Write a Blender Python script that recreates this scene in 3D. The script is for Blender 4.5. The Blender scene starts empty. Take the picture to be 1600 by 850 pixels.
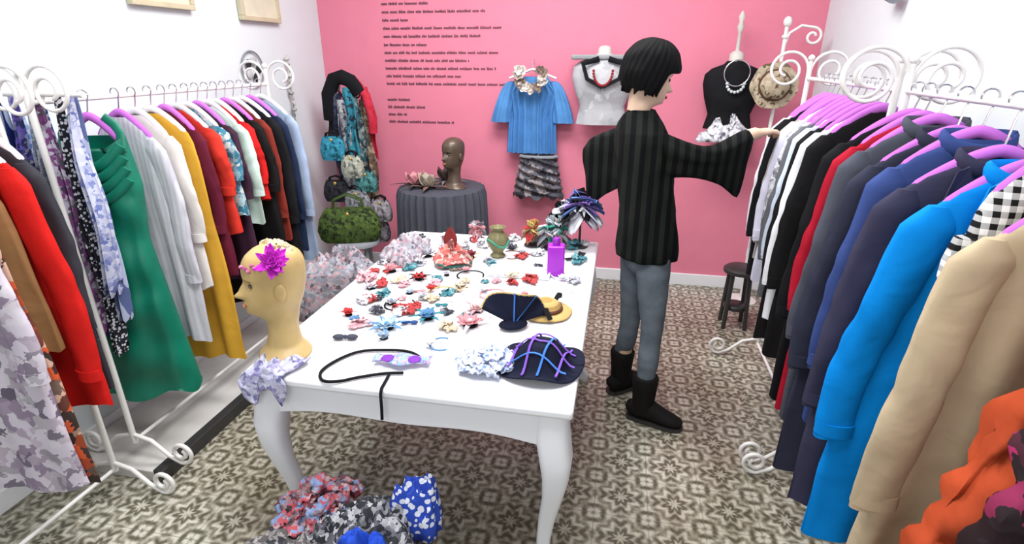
import bpy, bmesh, math, random
from math import sin, cos, pi, radians as rad
from mathutils import Vector, Matrix, noise
random.seed(7)
scene = bpy.context.scene
COL = scene.collection
# ---------------------------------------------------------------- camera
PITCH, YAW, F = 21.7, 11.1, 850.0
CAMZ = 1.6
cp, sp, cy_, sy_ = cos(rad(PITCH)), sin(rad(PITCH)), cos(rad(YAW)), sin(rad(YAW))
FW = Vector((-sy_*cp, cy_*cp, -sp)); RT = Vector((cy_, sy_, 0)); UP = RT.cross(FW)
cam = bpy.data.objects.new('camera', bpy.data.cameras.new('camera')); COL.objects.link(cam)
cam.location = (0, 0, CAMZ); cam.data.sensor_width = 36; cam.data.lens = 36*F/1600; cam.data.clip_start = .02
cam.rotation_euler = (rad(90-PITCH), 0, rad(YAW)); scene.camera = cam
def P(px, py, X=None, Y=None, Z=None):
    d = FW + RT*((px-800)/F) - UP*((py-425)/F)
    if X is not None: t = X/d.x
    elif Y is not None: t = Y/d.y
    else: t = (Z-CAMZ)/d.z
    return Vector((d.x*t, d.y*t, CAMZ+d.z*t))
# ---------------------------------------------------------------- materials
_m = {}
def mat(name, col, rough=.8, pat=None, cols=None, scale=20, metal=0, bump=.15, var=.12, axis='X'):
    if name in _m: return _m[name]
    m = bpy.data.materials.new(name); m.use_nodes = True; nt = m.node_tree; N = nt.nodes; L = nt.links
    b = N['Principled BSDF']; b.inputs['Roughness'].default_value = rough; b.inputs['Metallic'].default_value = metal
    if rough > .7 and 'Specular IOR Level' in b.inputs: b.inputs['Specular IOR Level'].default_value = .12
    tc = N.new('ShaderNodeTexCoord')
    nz = N.new('ShaderNodeTexNoise'); nz.inputs['Scale'].default_value = 9; nz.inputs['Detail'].default_value = 4
    L.new(tc.outputs['Object'], nz.inputs['Vector'])
    def mix(fac, a, c):
        x = N.new('ShaderNodeMix'); x.data_type = 'RGBA'
        for s, v in ((0, fac), (6, a), (7, c)):
            if isinstance(v, bpy.types.NodeSocket): L.new(v, x.inputs[s])
            else: x.inputs[s].default_value = v if s == 0 else (*v, 1)
        return x.outputs[2]
    def math_(op, a, c=None):
        x = N.new('ShaderNodeMath'); x.operation = op
        for s, v in ((0, a), (1, c)):
            if v is None: continue
            if isinstance(v, bpy.types.NodeSocket): L.new(v, x.inputs[s])
            else: x.inputs[s].default_value = v
        return x.outputs[0]
    base = None
    if pat in ('floral', 'dots'):
        vo = N.new('ShaderNodeTexVoronoi'); vo.inputs['Scale'].default_value = scale
        if pat == 'dots':
            L.new(tc.outputs['Object'], vo.inputs['Vector']); base = mix(math_('LESS_THAN', vo.outputs['Distance'], .42), col, cols[0])
        else:
            wn = N.new('ShaderNodeTexNoise'); wn.inputs['Scale'].default_value = scale*.9; wn.inputs['Detail'].default_value = 3
            L.new(tc.outputs['Object'], wn.inputs['Vector'])
            mv = N.new('ShaderNodeVectorMath'); mv.operation = 'MULTIPLY_ADD'
            L.new(wn.outputs['Color'], mv.inputs[0]); mv.inputs[1].default_value = (2.0/scale,)*3; L.new(tc.outputs['Object'], mv.inputs[2])
            L.new(mv.outputs[0], vo.inputs['Vector'])
            sep = N.new('ShaderNodeSeparateColor'); L.new(vo.outputs['Color'], sep.inputs[0])
            cr = N.new('ShaderNodeValToRGB'); L.new(sep.outputs[0], cr.inputs[0])
            allc = [col]+list(cols); els = cr.color_ramp.elements
            while len(els) < len(allc): els.new(.5)
            for i, c in enumerate(allc): els[i].position = .25+.6*i/max(1, len(allc)-1); els[i].color = (*c, 1)
            base = mix(math_('MULTIPLY', nz.outputs[0], .2), cr.outputs[0], tuple(sum(c[k] for c in allc)/len(allc) for k in range(3)))
    elif pat in ('stripe', 'plaid'):
        sx = N.new('ShaderNodeSeparateXYZ'); L.new(tc.outputs['Object'], sx.inputs[0])
        a = math_('GREATER_THAN', math_('SINE', math_('MULTIPLY', sx.outputs[axis], scale)), 0.0)
        if pat == 'plaid':
            z = math_('GREATER_THAN', math_('SINE', math_('MULTIPLY', sx.outputs['Z'], scale)), 0.0)
            a = math_('MULTIPLY', math_('ADD', a, z), .5)
        base = mix(a, col, cols[0])
    dark = tuple(c*(1-var*2.2) for c in col)
    if base is None: base = mix(nz.outputs[0], dark, tuple(min(1, c*(1+var)) for c in col))
    L.new(base, b.inputs['Base Color'])
    if bump:
        bn = N.new('ShaderNodeTexNoise'); bn.inputs['Scale'].default_value = 8; bn.inputs['Detail'].default_value = 3; bn.inputs['Distortion'].default_value = .6; L.new(tc.outputs['Object'], bn.inputs['Vector'])
        bp = N.new('ShaderNodeBump'); bp.inputs['Strength'].default_value = min(1, bump*2); bp.inputs['Distance'].default_value = .02
        L.new(bn.outputs[0], bp.inputs['Height']); L.new(bp.outputs[0], b.inputs['Normal'])
    _m[name] = m; return m
def cloth(n, c, **k): return mat('cloth_'+n, c, **k)
WHITE = mat('white_paint', (.82, .82, .85), .35, bump=0, var=.02)
RACKM = mat('rack_enamel', (.82, .80, .77), .3, bump=0, var=.03)
CHROME = mat('chrome', (.7, .7, .72), .2, metal=1, bump=0)
BLACK = cloth('black', (.009, .009, .011)); DARKM = mat('dark_metal', (.03, .03, .03), .4, bump=0)
PURP = mat('purple_velvet', (.58, .17, .66), .75, bump=0)
SKIN = mat('skin', (.72, .50, .36), .55, bump=0, var=.05)
# ---------------------------------------------------------------- mesh builder
class MB:
    def __init__(s): s.v = []; s.f = []
    def add(s, v, f, M=None):
        o = len(s.v); s.v += [(M @ Vector(p)) if M else Vector(p) for p in v]; s.f += [tuple(i+o for i in q) for q in f]; return s
    def loft(s, rings, cap=True, closed=True):
        n = len(rings[0]); v = [p for r in rings for p in r]; f = []
        for i in range(len(rings)-1):
            for j in range(n if closed else n-1):
                k = (j+1) % n; f.append((i*n+j, i*n+k, (i+1)*n+k, (i+1)*n+j))
        if cap and closed: f.append(tuple(range(n))[::-1]); f.append(tuple((len(rings)-1)*n+j for j in range(n)))
        return s.add(v, f)
    def tube(s, pts, r, seg=10, cap=True, up=None):
        pts = [Vector(p) for p in pts]; n = len(pts)
        if not isinstance(r, (list, tuple)): r = [r]*n
        rings = []; prev = None
        for i, p in enumerate(pts):
            t = (pts[min(i+1, n-1)]-pts[max(i-1, 0)]).normalized()
            if up is not None: a = Vector(up)
            elif prev is None: a = Vector((0, 0, 1)) if abs(t.z) < .9 else Vector((0, 1, 0))
            else: a = prev
            a = (a-t*a.dot(t)).normalized(); prev = a; b = t.cross(a)
            ra, rb = r[i] if isinstance(r[i], (list, tuple)) else (r[i], r[i])
            rings.append([p+a*ra*cos(2*pi*j/seg)+b*rb*sin(2*pi*j/seg) for j in range(seg)])
        return s.loft(rings, cap)
    def ell(s, c, r, nu=16, nv=10, M=None):
        c = Vector(c); rings = []
        for i in range(nv+1):
            th = pi*(i/nv*.996+.002); rings.append([Vector((r[0]*sin(th)*cos(2*pi*j/nu), r[1]*sin(th)*sin(2*pi*j/nu), r[2]*cos(th))) for j in range(nu)])
        if M: rings = [[M @ p for p in q] for q in rings]
        return s.loft([[p+c for p in q] for q in rings])
    def lathe(s, prof, c=(0, 0, 0), seg=24, cap=True, wave=None):
        c = Vector(c); R = []
        for i, (r, z) in enumerate(prof):
            R.append([c+Vector((r*(1+(wave(i, j/seg) if wave else 0))*cos(2*pi*j/seg), r*(1+(wave(i, j/seg) if wave else 0))*sin(2*pi*j/seg), z)) for j in range(seg)])
        return s.loft(R, cap)
    def box(s, a, b):
        x0, y0, z0 = a; x1, y1, z1 = b
        v = [(x0,y0,z0),(x1,y0,z0),(x1,y1,z0),(x0,y1,z0),(x0,y0,z1),(x1,y0,z1),(x1,y1,z1),(x0,y1,z1)]
        return s.add(v, [(3,2,1,0),(4,5,6,7),(0,1,5,4),(1,2,6,5),(2,3,7,6),(3,0,4,7)])
    def grid(s, fn, nu, nv):
        v = [fn(i/nu, j/nv) for j in range(nv+1) for i in range(nu+1)]
        return s.add(v, [(j*(nu+1)+i, j*(nu+1)+i+1, (j+1)*(nu+1)+i+1, (j+1)*(nu+1)+i) for j in range(nv) for i in range(nu)])
    def build(s, name, m, parent=None, world=False, loc=None, smooth=True, solid=0, bevel=0, kind=None, label=None, sub=0):
        me = bpy.data.meshes.new(name); off = Vector((0, 0, 0))
        if parent and world:
            p = parent
            while p: off += p.location; p = p.parent
        if loc is not None and world: off = Vector(loc)
        me.from_pydata([tuple(p-off) for p in s.v], [], s.f); me.validate(); me.update()
        bm = bmesh.new(); bm.from_mesh(me)
        bmesh.ops.recalc_face_normals(bm, faces=bm.faces); bm.to_mesh(me); bm.free()
        if smooth:
            for p in me.polygons: p.use_smooth = True
            if len(me.polygons) < 4000 and hasattr(me, 'set_sharp_from_angle'): me.set_sharp_from_angle(angle=rad(50))
        me.materials.append(m); o = bpy.data.objects.new(name, me); COL.objects.link(o); o.parent = parent
        if loc is not None: o.location = loc
        if solid: md = o.modifiers.new('s', 'SOLIDIFY'); md.thickness = solid; md.offset = 0
        if bevel: md = o.modifiers.new('b', 'BEVEL'); md.width = bevel; md.segments = 3
        if sub: md = o.modifiers.new('u', 'SUBSURF'); md.levels = sub; md.render_levels = sub
        if kind: o['kind'] = kind
        if label: o['label'] = label
        return o
def tag(o, label, cat, group=None):
    o['label'] = label; o['category'] = cat
    if group: o['group'] = group
    return o
def thing(name, label, cat, loc=(0, 0, 0), rz=0, group=None, rx=0, ry=0):
    o = bpy.data.objects.new(name, None); COL.objects.link(o); o.location = loc; o.rotation_euler = (rx, ry, rz); o.empty_display_size = .05
    return tag(o, label, cat, group)
def lerp(a, b, t): return a+(b-a)*t
def spiral(c, r0, r1, a0, turns, n=40):
    out = []
    for i in range(n+1):
        t = i/n; r = lerp(r0, r1, t); a = a0+turns*2*pi*t
        out.append(Vector(c)+Vector((r*cos(a), 0, r*sin(a))))
    return out
# ---------------------------------------------------------------- room
XL, XR, YB, ZC = -2.19, 1.18, 3.95, 2.9
def walls():
    pink = mat('pink_plaster', (.74, .225, .315), .85, bump=0, var=.03); wh = mat('white_plaster', (.70, .755, .775), .85, bump=0, var=.02)
    for n, a, b, m in (('wall_back', (XL-.1, YB, 0), (XR+.1, YB+.1, ZC), pink), ('wall_left', (XL-.1, -1.2, 0), (XL, YB, ZC), wh),
                       ('wall_right', (XR, -1.2, 0), (XR+.1, YB, ZC), wh), ('ceiling', (XL-.1, -1.2, ZC), (XR+.1, YB+.1, ZC+.1), wh)):
        MB().box(a, b).build(n, m, smooth=False, kind='structure')
    MB().box((XL, YB-.015, 0), (XR, YB, .09)).build('baseboard_back', WHITE, smooth=False, kind='structure', bevel=.004)
    MB().box((XL, -1.2, 0), (XL+.015, YB-.015, .09)).build('baseboard_left', WHITE, smooth=False, kind='structure', bevel=.004)
    MB().box((XR-.015, -1.2, 0), (XR, YB-.015, .09)).build('baseboard_right', WHITE, smooth=False, kind='structure', bevel=.004)
    m = bpy.data.materials.new('patterned_tile'); m.use_nodes = True; nt = m.node_tree; N = nt.nodes; L = nt.links; b = N['Principled BSDF']
    b.inputs['Roughness'].default_value = .32
    tc = N.new('ShaderNodeTexCoord'); sx = N.new('ShaderNodeSeparateXYZ'); L.new(tc.outputs['Object'], sx.inputs[0])
    def M(op, a, c=None):
        x = N.new('ShaderNodeMath'); x.operation = op
        for s, v in ((0, a), (1, c)):
            if v is None: continue
            if isinstance(v, bpy.types.NodeSocket): L.new(v, x.inputs[s])
            else: x.inputs[s].default_value = v
        return x.outputs[0]
    def rosette(off, per, rk, pet, amp):
        fx = M('SUBTRACT', M('FRACT', M('ADD', M('MULTIPLY', sx.outputs[0], 1/per), off)), .5); fy = M('SUBTRACT', M('FRACT', M('ADD', M('MULTIPLY', sx.outputs[1], 1/per), off)), .5)
        r = M('SQRT', M('ADD', M('MULTIPLY', fx, fx), M('MULTIPLY', fy, fy))); th = M('ARCTAN2', fy, fx)
        return M('SINE', M('ADD', M('MULTIPLY', r, rk), M('MULTIPLY', M('COSINE', M('MULTIPLY', th, pet)), amp)))
    s_ = M('ADD', M('MULTIPLY', rosette(0, .20, 30, 8, 1.7), .75), M('MULTIPLY', rosette(.5, .20, 22, 4, 1.5), .55))
    nz = N.new('ShaderNodeTexNoise'); nz.inputs['Scale'].default_value = 80; nz.inputs['Detail'].default_value = 5; L.new(tc.outputs['Object'], nz.inputs['Vector'])
    s2 = M('ADD', s_, M('MULTIPLY', M('SUBTRACT', nz.outputs[0], .5), 2.4))
    cr = N.new('ShaderNodeValToRGB'); L.new(M('ADD', M('MULTIPLY', s2, .28), .5), cr.inputs[0])
    e = cr.color_ramp.elements; e[0].position = .2; e[0].color = (.11, .10, .07, 1); e[1].position = .78; e[1].color = (.60, .58, .49, 1)
    x = e.new(.45); x.color = (.27, .255, .19, 1)
    bg = N.new('ShaderNodeTexNoise'); bg.inputs['Scale'].default_value = 1.5; bg.inputs['Detail'].default_value = 6; L.new(tc.outputs['Object'], bg.inputs['Vector'])
    bgr = N.new('ShaderNodeValToRGB'); L.new(bg.outputs[0], bgr.inputs[0]); q = bgr.color_ramp.elements; q[0].position = .38; q[0].color = (.50, .45, .40, 1); q[1].position = .62; q[1].color = (1, 1, 1, 1)
    mx = N.new('ShaderNodeMix'); mx.data_type = 'RGBA'; mx.blend_type = 'MULTIPLY'; mx.inputs[0].default_value = .8
    L.new(cr.outputs[0], mx.inputs[6]); L.new(bgr.outputs[0], mx.inputs[7])
    kk = 1/.20
    jx = M('GREATER_THAN', M('ABSOLUTE', M('SUBTRACT', M('FRACT', M('MULTIPLY', sx.outputs[0], kk)), .5)), .493)
    jy = M('GREATER_THAN', M('ABSOLUTE', M('SUBTRACT', M('FRACT', M('MULTIPLY', sx.outputs[1], kk)), .5)), .493)
    my = N.new('ShaderNodeMix'); my.data_type = 'RGBA'; L.new(M('MULTIPLY', M('MAXIMUM', jx, jy), .6), my.inputs[0]); L.new(mx.outputs[2], my.inputs[6]); my.inputs[7].default_value = (.14, .13, .11, 1)
    L.new(my.outputs[2], b.inputs['Base Color'])
    MB().box((XL-.1, -1.2, -.05), (XR+.1, YB+.1, 0)).build('floor', m, smooth=False, kind='structure')
walls()
pl = thing('display_plinth', 'low white display plinth with a black front edge under the left rack', 'plinth', (-1.95, 2.1, 0))
MB().box((XL+.02, 1.42, 0), (-1.745, 2.95, .05)).build('deck', mat('plinth_white', (.62, .60, .57), .5, bump=0), pl, world=True, smooth=False, bevel=.004)
MB().box((-1.745, 1.42, 0), (-1.70, 2.95, .058)).build('edge_strip', DARKM, pl, world=True, smooth=False, bevel=.004)
def lettering(y0, widths, label):
    r = random.Random(y0); top = P(595+y0*.07, y0, Y=YB-.003)
    t = thing('wall_lettering', label, 'lettering', (top.x, YB-.002, top.z), 0, 'paragraphs of dark lettering on the pink wall')
    ink = mat('lettering_ink', (.17, .08, .11), .8, bump=0)
    for i, w in enumerate(widths):
        mb = MB(); x = 0; z = -i*.052; W = w*.00475
        while x < W:
            for _ in range(r.randint(3, 9)):
                if x > W: break
                h = r.choice((.0125, .0125, .019)); ww = r.uniform(.006, .009); tt = .003
                mb.box((x, -.002, z), (x+tt, .001, z+h)); mb.box((x+ww-tt, -.002, z), (x+ww, .001, z+.0125))
                zz = r.choice((0, .0095, .0048)); mb.box((x, -.002, z+zz), (x+ww, .001, z+zz+tt)); x += ww+.0035
            x += .010
        mb.build('text_line', ink, t, smooth=False)
lettering(8, (70, 155, 40, 180, 150), 'top paragraph of small dark lettering on the pink wall')
lettering(72, (66, 175, 130, 172, 120, 185), 'middle paragraph of small dark lettering on the pink wall')
lettering(157, (35, 60, 30, 105), 'short bottom paragraph of dark lettering on the pink wall')
# ---------------------------------------------------------------- table
TX0, TX1, TY0, TY1, TZ = -1.03, -.07, 1.17, 2.57, .75
tb = thing('display_table', 'long white painted table with cabriole legs and scalloped apron', 'table', ((TX0+TX1)/2, (TY0+TY1)/2, 0))
MB().box((TX0, TY0, TZ-.03), (TX1, TY1, TZ)).build('tabletop', WHITE, tb, world=True, smooth=True, bevel=.01)
def apron(a, b):
    a, b = Vector(a), Vector(b); n = 40; d = (b-a).normalized(); nr = Vector((-d.y, d.x, 0))*.011; rings = []
    for i in range(n+1):
        t = i/n; low = TZ-.03-.085-.02*(abs(2*t-1)**4)-.004*cos(t*2*pi*2); p = a.lerp(b, t)
        rings.append([Vector((*(p+nr).xy, TZ-.03)), Vector((*(p-nr).xy, TZ-.03)), Vector((*(p-nr).xy, low)), Vector((*(p+nr).xy, low))])
    MB().loft(rings).build('apron', WHITE, tb, world=True, smooth=False)
ins = .05
apron((TX0+ins, TY0+.03, 0), (TX1-ins, TY0+.03, 0)); apron((TX0+ins, TY1-.03, 0), (TX1-ins, TY1-.03, 0))
apron((TX0+.03, TY0+ins, 0), (TX0+.03, TY1-ins, 0)); apron((TX1-.03, TY0+ins, 0), (TX1-.03, TY1-ins, 0))
for sx in (-1, 1):
    for sy in (-1, 1):
        cx = (TX0+.06) if sx < 0 else (TX1-.06); cy = (TY0+.06) if sy < 0 else (TY1-.06); R = []
        ks = [(.72, .045, 0), (.64, .048, .004), (.57, .046, .016), (.5, .038, .018), (.42, .030, .010), (.32, .025, -.006), (.22, .021, -.016), (.13, .019, -.014), (.07, .02, -.002), (.035, .028, .012), (.012, .034, .018), (0, .03, .018)]
        for z, s, o in ks:
            c = Vector((cx+sx*o, cy+sy*o, z)); R.append([c+Vector((s*math.copysign(abs(cos(a))**.6, cos(a)), s*math.copysign(abs(sin(a))**.6, sin(a)), 0)) for a in [2*pi*j/20 for j in range(20)]])
        MB().loft(R).build('leg', WHITE, tb, world=True)
# ---------------------------------------------------------------- clothes racks
def rack(label, x, y0, y1, zr, zf=0, sr=.085):
    t = thing('clothes_rack', label, 'clothes rack', (x, (y0+y1)/2, zf), 0, 'white metal scroll racks')
    MB().tube([(x, y0, zr), (x, y1, zr)], .009).build('rail', RACKM, t, world=True)
    MB().tube([(x, y0, zf+.09), (x, y1, zf+.09)], .008).build('lower_bar', RACKM, t, world=True)
    for y in (y0, y1):
        MB().tube([(x, y, zf+.08), (x, y, zr+.03), (x, y, zr+.08)], [.011, .011, .007]).ell((x, y, zr+.09), (.014,)*3).build('post', RACKM, t, world=True)
        for s in (-1, 1):
            c = (x+s*(sr+.005), y, zr+.035); a0 = pi if s > 0 else 0
            sc = [Vector((x, y, zr-.09)), Vector((x+s*.003, y, zr-.02))]+spiral(c, sr, .024, a0, -1.7*s, 56)
            MB().tube(sc, .0065, 8).build('scroll', RACKM, t, world=True)
            ft = [Vector((x, y, zf+.12)), Vector((x+s*.08, y, zf+.10)), Vector((x+s*.15, y, zf+.035)), Vector((x+s*.2, y, zf+.01))]+spiral((x+s*.21, y, zf+.06), .05, .015, -pi/2, 1.4*s, 36)
            MB().tube(ft, .0085, 8).build('foot', RACKM, t, world=True)
RX, RZ = .84, 1.5
rack('near right white metal rack with scrolled ends holding the cyan and beige coats', RX, .35, 1.93, RZ, sr=.10)
rack('far right white metal rack with scrolled ends that the person is browsing', RX, 2.0, 2.92, RZ, sr=.09)
LX, LZ = -1.86, 1.46
rack('near left white metal rack with scrolled ends holding the red coat', LX, .3, 1.37, LZ)
rack('far left white metal rack with scrolled ends standing on the plinth', LX, 1.48, 2.74, LZ, .05)
# ---------------------------------------------------------------- garments
def hanger(x, y, zr, w, m, what, rz=0, drop=0):
    t = thing('clothes_hanger', what, 'hanger', (x, y, zr), rz, 'padded clothes hangers')
    hk = [Vector((.018*cos(a), 0, .012+.018*sin(a)-.001)) for a in [rad(200-i*20) for i in range(13)]]+[Vector((.006, 0, -.03)), Vector((0, 0, -.055-drop))]
    MB().tube(hk, .0025, 6).build('hook', CHROME, t)
    pts = [(w*.88*u, 0, -drop-.058-.10*abs(u)**1.5) for u in [i/10-1 for i in range(21)]]
    MB().tube(pts, [(.015, .011) if 0 < i < 20 else (.008, .008) for i in range(21)], 8).build('shoulder_bar', m, t)
def garment(name, label, cat, group, x, y, zr, w, L, m, th=.036, sleeve=.5, smat=None, cmat=None, flare=1.1, waist=1, fold=.25, rz=0, hm=None, lapel=False, hlabel=None, shoulder=.86, cuff=None, seed=0, nfold=6, drop=0, crump=0, sq=1):
    rd = random.Random(seed+int(y*1000)); ph = rd.uniform(0, 6); D = drop
    t = thing(name, label, cat, (x, y, zr), rz, group)
    lv = [(-.075, .26, .7), (-.082, .32, .75), (-.098, .50, .8), (-.122, .72, .85), (-.152, .89, .95), (-.19, .975, 1), (-.235, 1, 1)]
    n = 34
    for i in range(1, n+1):
        s = i/n; z = lerp(-.235, -L+D, s); ww = lerp(1, flare, s)*(1-(1-waist)*sin(pi*min(1, s*1.3))); lv.append((z, ww, 1+.25*s))
    rings = []; N = 72
    for z, ww, tt in lv:
        s = max(0, (-z-.15)/max(.1, L-D-.15)); r = []
        sh = shoulder if z > -.24 else lerp(shoulder, 1, min(1, s*1.3))
        for j in range(N):
            a = 2*pi*j/N; cx = math.copysign(abs(cos(a))**.75, cos(a)); cyy = math.copysign(abs(sin(a))**.8, sin(a))
            f = fold*(s**.7)
            xx = w*ww*cx*(1+.05*f*sin(3*a+ph))*sh
            yy = th*tt*cyy*(1+f*sin(nfold*2*cx+ph))+th*f*.8*sin(nfold*1.5*cx+ph*2)
            e_ = Vector((xx*8+ph, cyy*.5, z*2.2)); nz = (noise.noise(e_)+.3*abs(noise.noise(e_*2.1)))*.013*min(1, s*3)
            if crump: nz += crump*abs(noise.noise(Vector((xx*10, cyy+ph, z*10))))
            r.append(Vector((xx+nz*.7*math.copysign(1, cx), yy+nz*(1 if cyy > 0 else -1), z-D+((.010*sin(4*a+ph)+.012*cx*sin(ph)) if z < -L+D+.01 else 0))))
        rings.append(r)
    MB().loft(rings, cap=False).build('body', m, t)
    if sleeve:
        for s in (-1, 1):
            sw = w*shoulder; n2 = 36; N2 = 28; R = []; xe = w*flare*.92; tw = rd.uniform(-.015, .0)
            for i in range(n2+1):
                u = i/n2; q = lerp(.052, .040, u)*sq; z = -.165-(sleeve)*u
                cx0 = s*lerp(sw*.86, xe, min(1, u*1.1)**.8) + s*.01*sin(u*3); cy0 = tw*u*1.6+.006*sin(u*7+ph)-.004
                if i == 0: q = .022*sq; z += .012
                elif i == 1: q = .042*sq
                r = []
                for j in range(N2):
                    a = 2*pi*j/N2
                    nn = noise.noise(Vector((cos(a)*1.3+ph, sin(a)*1.3, u*3.5)))
                    cr_ = 1+.05*sin(u*34+2.2*a*s+ph)*math.exp(-((u-.5)/.2)**2)+.16*nn*min(1, u*4)+.03*sin(u*50+ph+a)*max(0, u-.8)
                    r.append(Vector((cx0+q*1.05*cos(a)*cr_, cy0+min(q*.55, th*1.0)*sin(a)*cr_, z-D-.01*cos(a)*s*u)))
                R.append(r)
            sl = MB().loft(R).build('sleeve', smat or m, t)
            pe = Vector((sum(p.x for p in R[-1])/N2, sum(p.y for p in R[-1])/N2, R[-1][0].z)); MB().tube([pe+Vector((0, 0, .03)), pe+Vector((0, 0, -.006))], [(.043*sq, min(.026, th*1.05)), (.044*sq, min(.027, th*1.08))], 18, up=(1, 0, 0)).build('cuff', cuff or smat or m, sl)
    if cmat:
        pts = [(w*.34*cos(a), (th*.85+.010)*sin(a), -D-.072-(.03 if sin(a) < 0 else 0)*abs(sin(a))) for a in [2*pi*i/20 for i in range(21)]]
        MB().tube(pts, [(.018, .007)]*21, 8, up=(0, 0, 1)).build('collar', cmat, t)
    if lapel:
        for s in (-1, 1):
            prof = [(.3, -.09, .40), (.16, -.18, .46), (.10, -.27, .34), (.03, -.44, .08)]
            mb = MB(); R = []
            for a, z, b in prof: R.append([Vector((s*w*a, -th-.014, z-D)), Vector((s*w*b, -th-.020, z-.01-D)), Vector((s*w*b, -th-.014, z-.012-D)), Vector((s*w*a, -th-.007, z-D))])
            mb.loft(R).build('lapel', cmat or m, t, smooth=False)
    hanger(x, y, zr, w*shoulder*.95, hm or PURP, hlabel, rz=rz, drop=D)
    return t
def cut(lb):
    for k in (' at ', ' between ', ' next to ', ' right behind ', ' on the ', ' beside ', ' nearest ', ' second ', ' among ', ' in front', ' behind ', ' near ', ' last ', ' standing ', ' squeezed ', ' facing ', ' with the ', ' peeking '): lb = lb.split(k)[0]
    return lb
c = cloth
M_white = c('white', (.80, .80, .84)); M_grey = c('grey', (.26, .27, .30))
GR = 'clothes hanging on the right racks'
PK = cloth('print_bw', (.70, .70, .74), pat='floral', cols=[(.03, .03, .04), (.3, .3, .35), (.75, .75, .8)], scale=60)
right = [
 (2.63, .19, .80, .5, M_white, 'blouse', 'white long-sleeved blouse at the far end of the right racks, by the outstretched hand', 'blouse', {}),
 (2.57, .20, .86, .5, BLACK, 'cardigan', 'black cardigan second from the far end of the right racks', 'cardigan', {}),
 (2.51, .19, .76, .5, c('stone', (.38, .36, .36)), 'jumper', 'stone grey jumper between a black cardigan and a lilac blouse', 'jumper', {}),
 (2.45, .20, .84, .48, c('lilac', (.66, .65, .78)), 'blouse', 'pale lilac blouse next to the stone grey jumper', 'blouse', {}),
 (2.385, .19, .74, .45, PK, 'blouse', 'black and white printed blouse among plain ones on the far right rack', 'blouse', {}),
 (2.32, .20, .86, .52, c('ash', (.13, .135, .15)), 'jacket', 'ash grey jacket beside the black and white printed blouse', 'jacket', {}),
 (2.255, .20, .74, .5, c('ice', (.62, .69, .82)), 'blouse', 'ice blue shiny blouse on the far right rack', 'blouse', {}),
 (2.19, .215, 1.0, .55, c('black2', (.010, .009, .010)), 'dress', 'long black sleeved dress between ice blue and white blouses', 'dress', {}),
 (2.12, .215, .88, .56, c('bright_white', (.86, .86, .90)), 'shirt', 'bright white long shirt standing out between two black garments', 'shirt', {}),
 (2.06, .215, 1.0, .55, c('black5', (.010, .009, .010)), 'jacket', 'long black jacket right behind the scrolled end frame', 'jacket', {}),
 (1.865, .22, 1.08, .58, c('black3', (.008, .008, .010)), 'coat', 'long black coat next to the crimson dress', 'coat', {}),
 (1.80, .21, 1.08, .52, c('crimson', (.38, .008, .025)), 'dress', 'crimson red knit dress squeezed between black and slate coats', 'dress', {}),
 (1.72, .225, 1.06, .58, c('slate', (.075, .080, .105)), 'coat', 'slate grey wool coat next to the crimson dress', 'coat', dict(cm=1)),
 (1.62, .240, 1.18, .6, c('ink', (.030, .032, .055)), 'coat', 'long ink blue coat on the near right rack', 'coat', dict(cm=1, lapel=True, drop=.02, flare=1.1)),
 (1.52, .22, .93, .56, c('royal', (.040, .068, .22)), 'jacket', 'royal blue denim jacket behind the indigo coat', 'jacket', dict(cm=1, drop=.01)),
 (1.42, .240, 1.16, .6, c('indigo', (.040, .038, .072)), 'coat', 'dark indigo coat hanging right behind the cyan jacket', 'coat', dict(cm=1, lapel=True, drop=.04, flare=1.1)),
 (1.31, .235, 1.15, .60, c('cyan', (.0, .22, .66)), 'coat', 'bright cyan blue coat on the near right rack', 'coat', dict(cm=1, lapel=True, fold=.3, flare=1.12, drop=.05, shoulder=.74)),
 (1.215, .17, .33, 0, cloth('gingham', (.78, .78, .78), pat='plaid', cols=[(.01, .01, .01)], scale=260), 'shirt', 'small black and white gingham top peeking between the cyan and beige coats', 'shirt', dict(cm=1, shoulder=.8, flare=1)),
 (1.11, .215, 1.2, .62, c('beige', (.52, .41, .27)), 'coat', 'beige camel coat nearest on the near right rack', 'coat', dict(cm=1, lapel=True, fold=.3, flare=1.12, shoulder=.78, drop=.06)),
]
for k, (y, w, L, sl, m, nm, lb, ct, ex) in enumerate(right):
    garment(nm, lb, ct, GR, RX, y, RZ, w, L, m, th=.022 if y > 1.9 else .028, sleeve=sl, cmat=m if ex.get('cm') else None, lapel=ex.get('lapel', False), fold=ex.get('fold', .35), flare=ex.get('flare', 1.07), shoulder=ex.get('shoulder', .8), drop=ex.get('drop', 0), rz=random.uniform(-.07, .07), seed=k, sq=1.1 if y < 1.4 else 1, hlabel='purple padded hanger holding the '+cut(lb))
garment('shawl', 'crumpled rust orange shawl at the near end of the right rack', 'shawl', GR, RX, .94, RZ, .20, 1.02, c('rust', (.50, .075, .025), var=.3), sleeve=0, shoulder=.34, flare=1.16, fold=.7, seed=31, th=.03, nfold=9, drop=.05, crump=.05, hlabel='purple padded hanger holding the rust orange shawl')
garment('scarf', 'black scarf with dark pink print in front of the rust shawl', 'scarf', GR, RX+.01, .82, RZ, .235, 1.0, cloth('print_pinkblack', (.01, .01, .01), pat='floral', cols=[(.012, .012, .012), (.02, .02, .02), (.4, .03, .12)], scale=20), sleeve=0, shoulder=.58, flare=1.12, fold=.7, seed=32, th=.03, nfold=8, drop=.12, crump=.05, hlabel='purple padded hanger holding the black and dark pink scarf')
GL = 'clothes hanging on the left racks'
FLO = cloth('print_lilac', (.62, .56, .64), pat='floral', cols=[(.66, .62, .66), (.10, .08, .12), (.56, .48, .55), (.26, .20, .28)], scale=30)
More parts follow.
